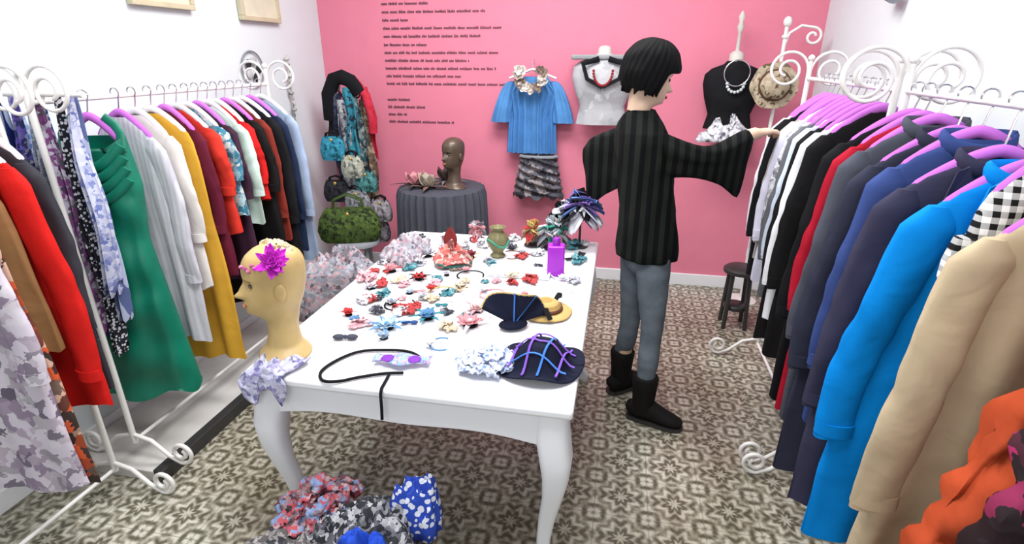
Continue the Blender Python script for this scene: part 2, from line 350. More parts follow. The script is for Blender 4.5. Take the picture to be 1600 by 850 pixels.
ORP = cloth('print_orange', (.02, .02, .02), pat='floral', cols=[(.65, .10, .03), (.02, .02, .02), (.6, .4, .3)], scale=26)
left = [
 (.98, .20, .45, .2, c('teal', (.02, .26, .32)), 'blouse', 'teal blouse at the edge of the photo on the near left rack', 'blouse', {}),
 (1.05, .225, 1.14, .55, FLO, 'dress', 'grey and lilac flowered dress at the front of the near left rack', 'dress', dict(flare=1.25)),
 (1.115, .235, 1.12, 0, ORP, 'dress', 'black and orange printed dress between the flowered dress and the red coat', 'dress', dict(flare=1.28)),
 (1.17, .19, .7, 0, c('tan', (.36, .19, .08)), 'waistcoat', 'tan brown waistcoat in front of the red coat', 'waistcoat', {}),
 (1.235, .235, .93, .64, c('red', (.62, .015, .012)), 'coat', 'bright red coat with long sleeve on the near left rack', 'coat', dict(flare=1.15)),
 (1.305, .20, .9, .5, c('charc', (.04, .04, .05)), 'coat', 'charcoal coat behind the bright red coat', 'coat', {}),
 (1.80, .17, 1.0, .55, cloth('pinstripe', (.62, .62, .66), pat='stripe', cols=[(.52, .52, .58)], scale=320), 'shirt', 'pale grey striped long shirt behind the green gown', 'shirt', {}),
 (1.875, .165, .8, .4, c('cream2', (.74, .70, .66)), 'blouse', 'cream blouse next to the striped shirt on the left', 'blouse', {}),
 (1.95, .185, 1.18, 0, c('mustard', (.66, .36, .04)), 'dress', 'long mustard yellow dress on the far left rack', 'dress', dict(flare=1.05)),
 (2.02, .17, .8, .4, c('wine', (.12, .012, .03)), 'blouse', 'wine red blouse behind the mustard dress', 'blouse', {}),
 (2.085, .18, .62, .25, c('red2', (.66, .04, .025)), 'top', 'small bright red top behind the wine blouse', 'top', {}),
 (2.15, .175, .55, .2, cloth('print_teal', (.02, .16, .25), pat='floral', cols=[(.4, .6, .64), (.02, .08, .16), (.6, .66, .66)], scale=45), 'top', 'teal and white printed top on the far left rack', 'top', {}),
 (2.21, .165, .9, .3, c('darkplum', (.05, .02, .04)), 'dress', 'dark plum dress between the teal printed top and the mint blouse', 'dress', {}),
 (2.27, .18, .62, .3, c('mint', (.60, .74, .66)), 'blouse', 'pale mint blouse on the far left rack', 'blouse', {}),
 (2.33, .18, .52, .25, c('scarlet', (.6, .015, .015)), 'top', 'scarlet top between mint blouse and black dress', 'top', {}),
 (2.39, .19, 1.12, .3, c('black4', (.010, .009, .009)), 'dress', 'long black dress on the far left rack', 'dress', dict(flare=1.15)),
 (2.45, .185, .75, .45, c('rustdark', (.22, .03, .02)), 'jacket', 'dark rust jacket near the far end of the left rack', 'jacket', {}),
 (2.515, .195, .98, .5, c('blackj', (.012, .012, .014)), 'jacket', 'black jacket between the dark rust jacket and the navy coat', 'jacket', {}),
 (2.58, .19, .85, .5, c('navy', (.015, .025, .06)), 'coat', 'navy coat near the far end of the left rack', 'coat', {}),
 (2.665, .20, .95, .5, c('denim_pale', (.34, .42, .58)), 'shirt', 'pale blue denim shirt last on the far left rack', 'shirt', {}),
]
HW = mat('hanger_white', (.8, .78, .8), .5, bump=0)
for k, (y, w, L, sl, m, nm, lb, ct, ex) in enumerate(left):
    garment(nm, lb, ct, GL, LX, y, LZ, w, L, m, th=.021 if y > 1.6 else .023, sleeve=sl, fold=.45, flare=ex.get('flare', 1.07), rz=random.uniform(-.06, .06), seed=k+50, sq=.8 if y > 1.6 else 1, hm=HW if k % 3 else PURP, hlabel='padded hanger holding the '+cut(lb))
# green draped gown
g = thing('gown', 'long emerald green draped gown facing the room on the far left rack', 'dress', (LX+.01, 1.66, LZ), rad(16), GL)
GREEN = cloth('emerald', (.0, .19, .115), rough=.42, var=.25, bump=0)
rings = []; N = 160; GLn = 1.17
for i in range(90):
    s = i/89; z = lerp(-.13, -GLn, s); w = lerp(.105, .125, min(1, s*6)) if s < .17 else lerp(.125, .105, (s-.17)/.2) if s < .37 else lerp(.105, .205, ((s-.37)/.63)**1.1)
    r = []
    for j in range(N):
        a = 2*pi*j/N; f = .22*s; q = cos(a); xx = w*math.copysign(abs(q)**.8, q)-.045*s*s
        # swags: cowls gathered high on the right hip, falling to the left
        d2 = math.hypot((xx-.10)*1.25, z+.34)
        sw_ = .5+.5*sin(30*d2+1.2*noise.noise(Vector((xx*5, 0, z*4)))); env = (1 if s > .10 else s/.10)*(1-.45*s)
        dr = .020*sw_*env*(max(0, -sin(a))**.4 if sin(a) < 0 else 0)+.010*s*sin(q*8+s*2)
        r.append(Vector((xx, (.040+.035*s)*math.copysign(abs(sin(a))**.8, sin(a))-dr, z+(.018*sin(5*a) if i == 89 else 0)-(.06*(1-abs(q)) if i < 3 and sin(a) < 0 else 0))))
    rings.append(r)
MB().loft(rings, cap=False).build('skirt_and_bodice', GREEN, g)
for k in range(4):
    MB().tube([(-.11+.22*u, -.045-.022*sin(pi*u), -.135-k*.04-.085*sin(pi*u)-.02*u) for u in [i/16 for i in range(17)]], [(.018, .010)]*17, 10).build('neck_drape', GREEN, g)
for s in (-1, 1): MB().tube([(s*.05, 0, -.062), (s*.08, 0, -.09), (s*.095, -.005, -.12), (s*.095, -.02, -.18)], [(.018, .008)]*4, 8).build('strap', GREEN, g)
hanger(LX+.01, 1.66, LZ, .11, PURP, 'purple padded hanger holding the emerald gown', rz=rad(16))
def scarf(label, group, x, y, zt, L, w, m, seed=0, name='scarf', lean=(0, 0)):
    rd = random.Random(seed); ph = rd.uniform(0, 6); R = []; n = 26; N = 30
    for i in range(n+1):
        s = i/n; ww = w*(lerp(.5, 1, min(1, s*2.2)))*(1+.15*sin(s*11+ph))
        r = []
        for j in range(N):
            a = 2*pi*j/N; q = cos(a)
            r.append(Vector((ww*q+lean[0]*s+.010*sin(s*8+ph), (.010+.008*s)*sin(a)+.014*sin(q*6+ph)*min(1, s*3)+lean[1]*s, -L*s+(.035*sin(5*q+ph) if i == n else 0))))
        R.append(r)
    o = MB().loft(R).build(name, m, loc=(x, y, zt)); return tag(o, label, 'scarf', group)
sc_cols = [
 ('cobalt and white', (.03, .09, .42), [(.6, .68, .85), (.02, .05, .25)], 'floral', 55), ('navy striped', (.015, .025, .14), [(.45, .52, .7)], 'stripe', 340),
 ('mid blue checked', (.06, .18, .50), [(.5, .58, .75)], 'plaid', 200), ('violet and blue', (.14, .10, .45), [(.5, .5, .62), (.02, .03, .12)], 'floral', 55), ('grey and blue lace', (.30, .34, .46), [(.04, .06, .14), (.6, .62, .68)], 'floral', 70),
 ('dark blue speckled', (.02, .06, .22), [(.55, .6, .7)], 'dots', 60), ('plum and black', (.20, .05, .20), [(.02, .02, .03), (.5, .45, .55)], 'floral', 55),
 ('black and white dotted', (.02, .02, .03), [(.65, .65, .70)], 'dots', 80), ('slate blue striped', (.10, .13, .28), [(.4, .44, .6)], 'stripe', 280), ('white and blue', (.55, .57, .70), [(.08, .12, .40), (.6, .61, .74)], 'floral', 60)]
for i, (nm, a, b, pt, scl) in enumerate(sc_cols):
    L = (.55, .66, .6, .74, .8, .88, .84, .92, .78, .66)[i]
    scarf(nm+' scarf hanging in the bunch before the green gown', 'scarves bunched on the left rack', -2.085+i*.039, 1.52+.020*(i % 3)-.01, 1.475, L, .021, cloth('scarf%d' % i, a, pat=pt, cols=b, scale=scl), seed=i, lean=(-.03, 0))
scb = thing('scarf_bar', 'short white bar the scarves hang from on the left rack', 'hanger', (-1.88, 1.53, 1.48))
MB().tube([(-2.12, 1.53, 1.482), (-1.70, 1.53, 1.482)], .008).build('bar', RACKM, scb, world=True)
MB().tube([(-1.86, 1.53, 1.482), (-1.86, 1.53, 1.455)], .006).build('clip', RACKM, scb, world=True)
# ---------------------------------------------------------------- heads
def catm(tab, z):
    for i in range(len(tab)-1):
        if tab[i][0] <= z <= tab[i+1][0]:
            a, b = tab[i], tab[i+1]; p = tab[max(0, i-1)]; q = tab[min(len(tab)-1, i+2)]; t = (z-a[0])/(b[0]-a[0])
            return [.5*((2*a[k])+(-p[k]+b[k])*t+(2*p[k]-5*a[k]+4*b[k]-q[k])*t*t+(-p[k]+3*a[k]-3*b[k]+q[k])*t**3) for k in range(1, 4)]
    return list(tab[-1][1:])
HT = [(-.16, .085, .085, .105), (-.145, .075, .075, .09), (-.12, .055, .06, .06), (-.06, .043, .055, .048), (-.025, .048, .062, .050), (-.005, .070, .066, .05), (.01, .09, .072, .052), (.03, .094, .08, .06), (.05, .093, .088, .066), (.08, .091, .096, .071), (.11, .086, .101, .075), (.14, .091, .103, .077), (.17, .088, .101, .075), (.195, .074, .09, .066), (.215, .05, .065, .047), (.226, .025, .034, .025), (.23, .004, .004, .004)]
def head_rings(z0=-.16, nz=80, N=72):
    R = []
    for i in range(nz+1):
        z = lerp(z0, .23, i/nz); f, b, h = [max(.003, v) for v in catm(HT, z)]; r = []
        for j in range(N):
            a = 2*pi*j/N; ca, sa = cos(a), sin(a); aa = math.atan2(sa, ca)
            y = (f if ca > 0 else b)*ca
            g = lambda z1, sz, a1, s2: math.exp(-((z-z1)/sz)**2-((abs(aa)-a1)/s2)**2)
            y += .028*math.exp(-((z-.070)/.012)**2-(aa/.14)**2)+.015*math.exp(-((z-.092)/.020)**2-(aa/.13)**2)
            y -= .017*g(.108, .014, .38, .17); y += .005*g(.128, .008, .38, .22)
            y += .007*math.exp(-((z-.043)/.005)**2-(aa/.25)**2)+.007*math.exp(-((z-.031)/.005)**2-(aa/.22)**2)-.004*math.exp(-((z-.037)/.003)**2-(aa/.25)**2)+.006*math.exp(-((z-.008)/.010)**2-(aa/.3)**2)
            r.append(Vector((h*sa, y, z)))
        R.append(r)
    return R       # face towards +Y
def ears(mb):
    for s in (-1, 1): mb.ell((s*.076, -.008, .085), (.009, .018, .03), 12, 8)
def manhead(name, label, loc, rz, m, sc=1, group=None):
    t = thing(name, label, 'mannequin head', loc, rz, group); t.scale = (sc,)*3
    mb = MB(); mb.loft([[p+Vector((0, 0, .16)) for p in r] for r in head_rings()]); e = MB(); ears(e); mb.add([p+Vector((0, 0, .16)) for p in e.v], e.f)
    mb.build('head', m, t)
    lip = MB(); lip.ell((0, .099, .1965), (.02, .006, .007), 12, 6); lip.build('lips', mat('lip_paint', (.42, .16, .10), .5, bump=0), t)
    for s in (-1, 1):
        MB().ell((s*.031, .0725, .268), (.014, .006, .006), 12, 6).build('eye', mat('eye_paint', (.10, .08, .06), .5, bump=0), t)
        MB().tube([(s*.014, .085, .286), (s*.03, .083, .291), (s*.047, .071, .286)], [.002, .003, .0015], 6).build('eyebrow', mat('eye_paint', (0, 0, 0)), t)
    return t
# ---------------------------------------------------------------- person
def skin_mesh(V, E, R, root=0, sub=2):
    me = bpy.data.meshes.new('tmp'); me.from_pydata([tuple(v) for v in V], E, []); o = bpy.data.objects.new('tmp', me); COL.objects.link(o)
    o.modifiers.new('k', 'SKIN')
    for i, r in enumerate(R):
        sv = me.skin_vertices[0].data[i]; sv.radius = r if isinstance(r, tuple) else (r, r); sv.use_root = (i == root)
    md = o.modifiers.new('u', 'SUBSURF'); md.levels = sub
    dg = bpy.context.evaluated_depsgraph_get(); ev = o.evaluated_get(dg); mm = ev.to_mesh()
    v = [p.co.copy() for p in mm.vertices]; f = [tuple(p.vertices) for p in mm.polygons]; ev.to_mesh_clear(); bpy.data.objects.remove(o); return v, f
FD = Vector((.90, .43, 0)).normalized(); LD = Vector((-FD.y, FD.x, 0))     # facing, her left
per = thing('person', 'person in black knit batwing jumper and grey jeans reaching to the right rack', 'person', (.14, 2.32, 0))
V = lambda *a: Vector(a)
neck = V(.065, 2.31, 1.34); sR = V(.130, 2.225, 1.28); sL = V(.01, 2.395, 1.28)
eR, wR = V(.355, 2.28, 1.215), V(.53, 2.43, 1.30); eL, wL = V(-.13, 2.50, 1.20), V(-.08, 2.66, 1.10)
pel = V(.14, 2.32, .88)
kR, aR = V(.195, 2.235, .47), V(.19, 2.215, .10); kL, aL = V(.105, 2.40, .47), V(.085, 2.44, .10)
hR, hL = V(.175, 2.27, .80), V(.11, 2.375, .80)
pts = [pel, V(.12, 2.32, 1.05), V(.09, 2.315, 1.20), neck, V(.075, 2.312, 1.45), sR, eR, wR, sL, eL, wL, hR, kR, aR, hL, kL, aL]
ed = [(0, 1), (1, 2), (2, 3), (3, 4), (2, 5), (5, 6), (6, 7), (2, 8), (8, 9), (9, 10), (0, 11), (11, 12), (12, 13), (0, 14), (14, 15), (15, 16)]
rr = [.085, .08, .07, .040, .040, .034, .030, .025, .034, .030, .025, .06, .045, .034, .06, .045, .034]
bv, bf = skin_mesh(pts, ed, rr)
body = MB(); body.add(bv, bf)
HD = Vector((.93, .36, 0)).normalized()
Mh = Matrix.Translation((.075, 2.315, 1.437)) @ Matrix.Rotation(math.atan2(HD.y, HD.x)-pi/2, 4, 'Z') @ Matrix.Rotation(rad(-16), 4, 'X') @ Matrix.Scale(.88, 4)
hmb = MB(); hmb.loft(head_rings(-.06)); ears(hmb); body.add([Mh @ p for p in hmb.v], hmb.f)
def hand(mb, w, d, up, curl, side):
    d = d.normalized(); up = (up-d*up.dot(d)).normalized(); s = d.cross(up)*side
    mb.tube([w-d*.02, w+d*.01, w+d*.04, w+d*.075, w+d*.088], [(.024, .024), (.026, .022), (.016, .034), (.014, .038), (.008, .034)], 14, up=up)
    for k, (o, L) in enumerate(((-.028, .062), (-.01, .072), (.01, .067), (.028, .052))):
        b = w+d*.078+s*o; dn = -up; q = [b]; ang = rad(12)
        for fr in (.45, .3, .25): q.append(q[-1]+(d*cos(ang)+dn*sin(ang)+s*o*.6)*L*fr); ang += rad(curl)
        mb.tube(q, [.0088, .0085, .0075, .0055], 8)
    b = w+d*.02-s*.026; mb.tube([b, b+(-s*.7+d*.6)*.035, b+(-s*.6+d*1.0-up*.3)*.052, b+(-s*.5+d*1.3-up*.5)*.066], [.013, .0105, .009, .006], 8)
hand(body, wR, V(.6, .42, .08), V(-.1, 0, 1), 28, 1)
hand(body, wL, V(.4, .8, -.4), V(0, .3, 1), 35, -1)
body.build('body', SKIN, per, world=True)
for s in (-1, 1):
    e = MB(); e.ell((0, 0, 0), (.013, .007, .008), 12, 8, M=Mh.to_3x3().to_4x4()); c0 = Mh @ Vector((s*.031, .074, .108)); e.v = [p+c0 for p in e.v]; e.build('eye', mat('eye_dark', (.05, .03, .02), .3, bump=0), per, world=True)
e = MB(); e.ell((0, 0, 0), (.022, .006, .008), 12, 6, M=Mh.to_3x3().to_4x4()); c0 = Mh @ Vector((0, .098, .037)); e.v = [p+c0 for p in e.v]; e.build('lips', mat('lips', (.5, .1, .1), .4, bump=0), per, world=True)
R = []; N = 144; nz = 44
for i in range(nz+1):
    z = lerp(.026, .262, i/nz); u = (z-.125)/.137
    rad_ = math.sqrt(max(0, 1-u**2.2)) if u > 0 else 1-.22*(-u/.72)**2
    r = []
    for j in range(N):
        a = 2*pi*j/N; ca, sa = cos(a), sin(a); fr = .118 if z > .135 else lerp(.03, .118, max(0, (z-.11)/.025))
        fy = lerp(.128, fr, min(1, max(0, ca-.15)*2.2)) if ca > 0 else .138
        st = 1+.014*sin(a*31+z*30)+.012*sin(a*17-z*50)+.05*noise.noise(Vector((cos(a)*2.5, sin(a)*2.5, z*16)))
        r.append(Vector((.126*sa*rad_*st, fy*ca*rad_*st-.006, z+(.014*sin(a*13)+.008*sin(a*29) if i == 0 else 0)+.02*max(0, ca)*(1-i/nz))))
    R.append(r)
hb = MB(); hb.loft(R); hb.v = [Mh @ p for p in hb.v]
hb.build('hair', mat('black_hair', (.003, .003, .0035), .8, bump=0), per, world=True)
JM = mat('jumper_knit', (.004, .004, .005), .9, pat='stripe', cols=[(.013, .016, .013)], scale=150, bump=.12)
sw = MB(); R = []
prof_j = ((.785, .118, .112, .145, 2.32), (.79, .130, .12, .145, 2.32), (.83, .132, .122, .143, 2.32), (.92, .126, .116, .138, 2.32), (1.02, .120, .108, .125, 2.318), (1.14, .126, .106, .11, 2.316), (1.22, .136, .104, .097, 2.314), (1.28, .142, .098, .085, 2.312), (1.315, .134, .090, .076, 2.31), (1.35, .108, .078, .072, 2.31), (1.38, .075, .062, .071, 2.31), (1.39, .060, .054, .073, 2.31), (1.395, .054, .050, .074, 2.31))
for i in range(len(prof_j)-1):
    for q in range(5):
        z, hw, hd, cx, cy = [lerp(prof_j[i][k], prof_j[i+1][k], q/5) for k in range(5)]
        R.append([V(cx, cy, z)+(LD*hw*cos(a)+FD*hd*sin(a))*(1+.03*sin(a*9+z*14)+.12*noise.noise(V(cos(a)*2.2, sin(a)*2.2, z*9))*min(1, (1.4-z)*6)) for a in [2*pi*j/84 for j in range(84)]])
sw.loft(R, cap=False)
sw.build('jumper_torso', JM, per, world=True, solid=.006)
def wing(path, name, N=36):
    mb = MB(); R = []
    for k, (p, nx, up, dn, ax) in enumerate(path):
        p = Vector(p); ax = Vector(ax).normalized(); r = []
        for j in range(N):
            a = 2*pi*j/N; c_, s_ = cos(a), sin(a)
            wv = 1+.10*sin(a*5+k*1.1)
            r.append(p+ax*nx*c_*wv*(1 if s_ > -.2 else .7)+V(0, 0, 1)*(up*s_ if s_ > 0 else dn*s_*(1+.07*sin(c_*8+k))))
        R.append(r)
    mb.loft(R).build(name, JM, per, world=True, sub=1)
wing([((.085, 2.275, 1.265), .04, .080, .12, (.6, -.8, 0)), ((.14, 2.238, 1.270), .054, .062, .13, (.5, -.85, 0)), ((.21, 2.235, 1.252), .048, .052, .10, (.3, -.95, 0)), ((.29, 2.255, 1.230), .042, .044, .08, (.3, -.95, 0)), ((.355, 2.285, 1.222), .040, .042, .09, (.6, -.8, 0)), ((.42, 2.34, 1.250), .040, .038, .15, (.72, -.68, 0)), ((.48, 2.39, 1.281), .036, .036, .23, (.72, -.68, 0)), ((.518, 2.42, 1.297), .030, .034, .27, (.72, -.68, 0))], 'jumper_sleeve')
wing([((.05, 2.35, 1.265), .04, .075, .16, (.8, .5, 0)), ((.01, 2.39, 1.270), .052, .062, .20, (.6, .7, 0)), ((-.045, 2.435, 1.255), .048, .050, .22, (.5, .8, 0)), ((-.10, 2.475, 1.235), .046, .044, .26, (.7, .7, 0)), ((-.13, 2.51, 1.205), .044, .042, .29, (.95, .3, 0)), ((-.115, 2.57, 1.165), .042, .04, .28, (1, .2, 0)), ((-.09, 2.63, 1.125), .036, .036, .25, (1, .2, 0))], 'jumper_sleeve')
MB().tube([V(.074, 2.31, 1.395)+(LD*.052*cos(a)+FD*.049*sin(a)) for a in [2*pi*i/24 for i in range(25)]], .006, 8).build('neckband', JM, per, world=True)
JE = mat('grey_jeans', (.16, .19, .225), .8, bump=.12, var=.35)
j = MB(); j.loft([[V(cx, cy, z)+LD*hw*cos(a)+FD*hd*sin(a) for a in [2*pi*q/40 for q in range(40)]] for z, hw, hd, cx, cy in ((1.0, .095, .085, .13, 2.318), (.9, .108, .10, .14, 2.32), (.82, .112, .106, .14, 2.32), (.76, .106, .096, .14, 2.32), (.72, .085, .07, .14, 2.32))])
for h_, k_, a_ in ((hR, kR, aR), (hL, kL, aL)):
    ps = [h_+V(0, 0, .04), h_+V(0, 0, -.04), h_.lerp(k_, .55), k_+V(0, 0, .03), k_+V(0, 0, -.06), k_.lerp(a_, .45), a_+V(0, 0, .14), a_+V(0, 0, .06)]
    fine = []; rf = []; rs = [.072, .075, .064, .051, .046, .048, .040, .038]
    for i in range(len(ps)-1):
        for q in range(5): fine.append(ps[i].lerp(ps[i+1], q/5)); rf.append(lerp(rs[i], rs[i+1], q/5)*(1+.02*sin(len(fine)*1.9)))
    j.tube(fine+[ps[-1]], rf+[rs[-1]], 22, up=FD)
j.build('jeans', JE, per, world=True)
BT = mat('black_suede', (.010, .009, .009), .75, bump=.05)
for a, d in ((aR, V(.95, -.28, 0).normalized()), (aL, V(.75, .6, 0).normalized())):
    b = MB(); b.tube([a+V(0, 0, .14), a+V(0, 0, .13), a+V(0, 0, .08), a+V(0, 0, .02), a+V(0, 0, -.05)], [(.052, .056), (.06, .06), (.056, .054), (.052, .05), (.05, .046)], 20, up=d)
    q = lambda x, z: V(a.x, a.y, 0)+d*x+V(0, 0, z)
    b.tube([q(-.07, .045), q(-.062, .05), q(-.02, .062), q(.04, .062), (q(.09, .048)), q(.14, .038), q(.172, .034), q(.185, .032)], [(.02, .02), (.036, .034), (.05, .042), (.05, .042), (.036, .045), (.026, .043), (.02, .032), (.008, .015)], 20, up=(0, 0, 1))
    bo = b.build('boot', BT, per, world=True)
    s = MB(); ring = [(-.072, .02), (-.06, .033), (-.02, .038), (.04, .038), (.1, .046), (.15, .042), (.178, .026), (.19, .004)]
    sd = V(-d.y, d.x, 0); out = [q(x, 0)+sd*w for x, w in ring]+[q(x, 0)-sd*w for x, w in ring[::-1]]
    s.loft([[p for p in out], [p+V(0, 0, .018) for p in out]]).build('sole', DARKM, bo, world=True, smooth=False)
# ---------------------------------------------------------------- small thing helpers
def petals(mb, c, r, n, tilt=.5, rows=2, seed=0, narrow=.6, jit=.1):
    rd = random.Random(seed); c = Vector(c)
    for k in range(rows):
        for i in range(n):
            a = 2*pi*(i+.5*k)/n+rd.uniform(-jit, jit); L = r*(1-.28*k*2/max(2, rows))*rd.uniform(1-jit*1.5, 1); w = L*1.5*pi/n; tl = tilt+.35*k+rd.uniform(-jit, jit)
            def fn(u, v, a=a, L=L, w=w, tl=tl):
                s = w*sin(pi*min(1, v*.9+.08))*(u-.5)*2*narrow; rr = L*v; z = rr*sin(tl)*(.6+.4*v)+.25*abs(u-.5)*L*v
                return c+Vector((rr*cos(tl*.7)*cos(a)-s*sin(a), rr*cos(tl*.7)*sin(a)+s*cos(a), z+.002))
            mb.grid(fn, 4, 5)
    return mb
def flower(name, label, loc, r, m, cm, n=7, rows=3, group=None, feathers=0, fm=None, tilt=.35, base=True, cat='hair flower', rz=0, jit=.2):
    t = thing(name, label, cat, loc, rz, group)
    MB_ = MB(); petals(MB_, (0, 0, .006), r, n, tilt, rows, int(loc[0]*1000), jit=jit).build('petals', m, t, solid=.0012)
    MB().ell((0, 0, .012+r*.12), (r*.18, r*.18, r*.15), 12, 8).build('flower_centre', cm, t)
    if base: MB().lathe([(r*.45, 0), (r*.5, .002), (r*.45, .006)], seg=20).build('clip_base', BLACK, t)
    for i in range(feathers):
        a = 2*pi*i/max(1, feathers)+1.1*r*10; L = r*1.7
        def fn(u, v, a=a): 
            w = r*.16*sin(pi*min(1, v+.06)); s = (u-.5)*2*w
            return Vector((L*v*cos(a)-s*sin(a), L*v*sin(a)+s*cos(a), .01+L*.3*v-L*.25*v*v))
        MB().grid(fn, 2, 8).build('feather', fm or m, t, solid=.001)
    return t
def T(px, py): return P(px, py, Z=TZ+.002)
BLU = cloth('soft_blue', (.12, .26, .46)); PNK = cloth('soft_pink', (.68, .30, .33)); RED = cloth('red_felt', (.50, .05, .05)); MAG = cloth('magenta', (.62, .04, .58), bump=0); GOLD = mat('gold', (.6, .42, .12), .35, metal=.6, bump=0)
LBL = cloth('pale_blue', (.42, .56, .68)); TEAL = cloth('teal_dk', (.03, .2, .24)); LACE = cloth('lace', (.70, .68, .72), pat='floral', cols=[(.75, .75, .78), (.42, .40, .46)], scale=90)
HG = 'hair accessories laid out on the white table'
def puff(name, label, cat, loc, r, m, n=26, seed=1, group=None, fl=.6, sz=1):
    rd = random.Random(seed); mb = MB()
    for i in range(n):
        a = rd.uniform(0, 2*pi); q = r*math.sqrt(rd.random())*.85; s = r*rd.uniform(.2, .34)*sz
        z0 = s*.4+(1-q/r)*r*fl*rd.uniform(.2, 1.0)
        M = Matrix.Rotation(rd.uniform(0, 3), 3, 'Z') @ Matrix.Rotation(rd.uniform(-1, 1), 3, 'X')
        ph = rd.uniform(0, 6)
        def fn(u, v, s=s, ph=ph, M=M, a=a, q=q, z0=z0):
            x = (u-.5)*2; y = (v-.5)*2; k = math.sqrt(max(0, 1-.35*x*x*y*y))
            p = Vector((x*s*1.3*k, y*s*k, s*.35*sin(x*5+ph)*sin(y*4+ph)+s*.4*(1-x*x)*(1-y*y)))
            return M @ p+Vector((q*cos(a), q*sin(a), z0))
        mb.grid(fn, 8, 8)
    mb.ell((0, 0, r*.12), (r*.7, r*.7, r*.14), 20, 6)
    mz = min(p.z for p in mb.v); mb.v = [p-Vector((0, 0, mz)) for p in mb.v]
    o = mb.build(name, m, loc=loc, solid=.0015); return tag(o, label, cat, group)
def mound(name, label, cat, loc, rx, ry, h, m, seed=1, group=None, rz=0, over=0, fs=9):
    def fn(u, v):
        a = 2*pi*u; e = 1+.18*sin(3*a+seed)+.10*sin(7*a+seed*2)+.05*sin(13*a); x = rx*e*v*cos(a); y = ry*e*v*sin(a)
        rg = 1-abs(noise.noise(Vector((x*fs+seed, y*fs, seed*.7))))*2.2; rg2 = 1-abs(noise.noise(Vector((x*fs*2.4, y*fs*2.4+seed, 3))))*2.2
        env = (1-v**2.4)
        z = h*env*(.45+.45*rg+.25*rg2)+.012*(1+rg2)*(v < .99)
        if over and v > .8: z -= over*((v-.8)/.2)**1.5
        return Vector((x*cos(rz)-y*sin(rz), x*sin(rz)+y*cos(rz), max(z, .002) if not over else z))
    o = MB().grid(fn, 90, 34).build(name, m, loc=loc, solid=.003); return tag(o, label, cat, group)
# golden mannequin head
h = T(447, 548); CR = mat('golden_foam', (.60, .42, .17), .42, bump=0, var=.22)
manhead('mannequin_head', 'golden mannequin head facing left at the near left table corner', (h.x, h.y, TZ+.001), rad(130), CR, .90)
f = thing('fascinator', 'magenta flower and ivory lace fascinator worn by the golden head', 'fascinator', (h.x, h.y, TZ+.32)); f.scale = (.9,)*3
mb = MB(); nrm = Vector((.45, -.72, .55)).normalized(); Q = Vector((0, 0, 1)).rotation_difference(nrm).to_matrix()
petals(mb, (0, 0, 0), .062, 17, .5, 5, 5, .8, .4); mb.v = [Q @ p+Vector((.060, -.075, .0)) for p in mb.v]; mb.build('petals', MAG, f, solid=.0012)
mb = MB(); rd = random.Random(3)
for i in range(46):
    a = rd.uniform(-.6, 2.6); e_ = rd.uniform(.75, 1.5); p = Vector((.085*cos(a)*cos(e_)*1.1, .085*sin(a)*cos(e_)*1.1, -.058+.096*sin(e_)))
    mb.ell(p, (.013, .010, .005), 8, 5, M=Matrix.Rotation(rd.uniform(0, 3), 4, 'X') @ Matrix.Rotation(rd.uniform(0, 3), 4, 'Y'))
mb.build('lace_band', cloth('ivory_lace', (.62, .54, .38), pat='floral', cols=[(.70, .64, .50), (.42, .30, .12)], scale=120), f)
mb = MB()
for i in range(9): mb.ell((-.045+.012*i, -.082+.008*sin(i*3), -.018-.008*(i % 3)+.002*i), (.008, .007, .007), 8, 6)
mb.build('small_berries', cloth('rose', (.5, .15, .25), pat='floral', cols=[(.65, .3, .35), (.3, .05, .2)], scale=80), f)
def ribbon(name, label, cat, path, wd, m, group=None, cross=(1, 0, 0), amp=.01, solid=.004, seed=1):
    path = [Vector(p) for p in path]; cr = Vector(cross).normalized(); n = 40
    def at(v):
        k = v*(len(path)-1); i = min(int(k), len(path)-2); return path[i].lerp(path[i+1], k-i)
    def fn(u, v):
        p = at(v)+cr*wd*(u-.5)*(1+.15*sin(v*9+seed)); b = amp*(1+noise.noise(Vector((u*5, v*8, seed))))*.8+amp*.6*sin(u*19+v*4+seed)
        return p+Vector((0, -.3*b, abs(b)-.03*v*sin(u*7)))
    o = MB().grid(fn, 24, n).build(name, m, solid=solid, loc=path[0], world=True); return tag(o, label, cat, group)
DR = cloth('print_scarf', (.5, .5, .64), pat='floral', cols=[(.62, .62, .72), (.06, .06, .22), (.35, .32, .5)], scale=85)
ribbon('scarf', 'blue and lilac printed scarf draped over the near left table corner', 'scarf', [(-.93, 1.27, TZ+.004), (-.93, 1.22, TZ+.005), (-.945, 1.165, TZ+.006), (-.95, 1.157, TZ-.015), (-.955, 1.153, TZ-.065)], .13, DR, amp=.012)
k = T(590, 575)
nk = thing('necklace', 'black cord necklace looping across the near table edge', 'necklace', (k.x, k.y, TZ))
lp0 = [T(*q)+V(0, 0, .005) for q in ((665, 566), (640, 552), (600, 549), (560, 552), (525, 566), (502, 583), (505, 597), (530, 598), (560, 592), (600, 586), (635, 585))]
lp = []
for i in range(len(lp0)-1):
    for q in range(5):
        p0, p1, p2, p3 = lp0[max(0, i-1)], lp0[i], lp0[i+1], lp0[min(len(lp0)-1, i+2)]; t_ = q/5
        lp.append(.5*((2*p1)+(-p0+p2)*t_+(2*p0-5*p1+4*p2-p3)*t_*t_+(-p0+3*p1-3*p2+p3)*t_**3))
MB().tube(lp, .0045, 8).build('cord', BLACK, nk, world=True)
e0 = T(608, 588)+V(0, 0, .005); MB().tube([e0, V(e0.x+.006, 1.17, TZ+.006), V(e0.x+.008, 1.157, TZ-.005), V(e0.x+.008, 1.155, TZ-.05), V(e0.x+.006, 1.155, TZ-.085)], .0045, 8).build('hanging_cord', BLACK, nk, world=True)
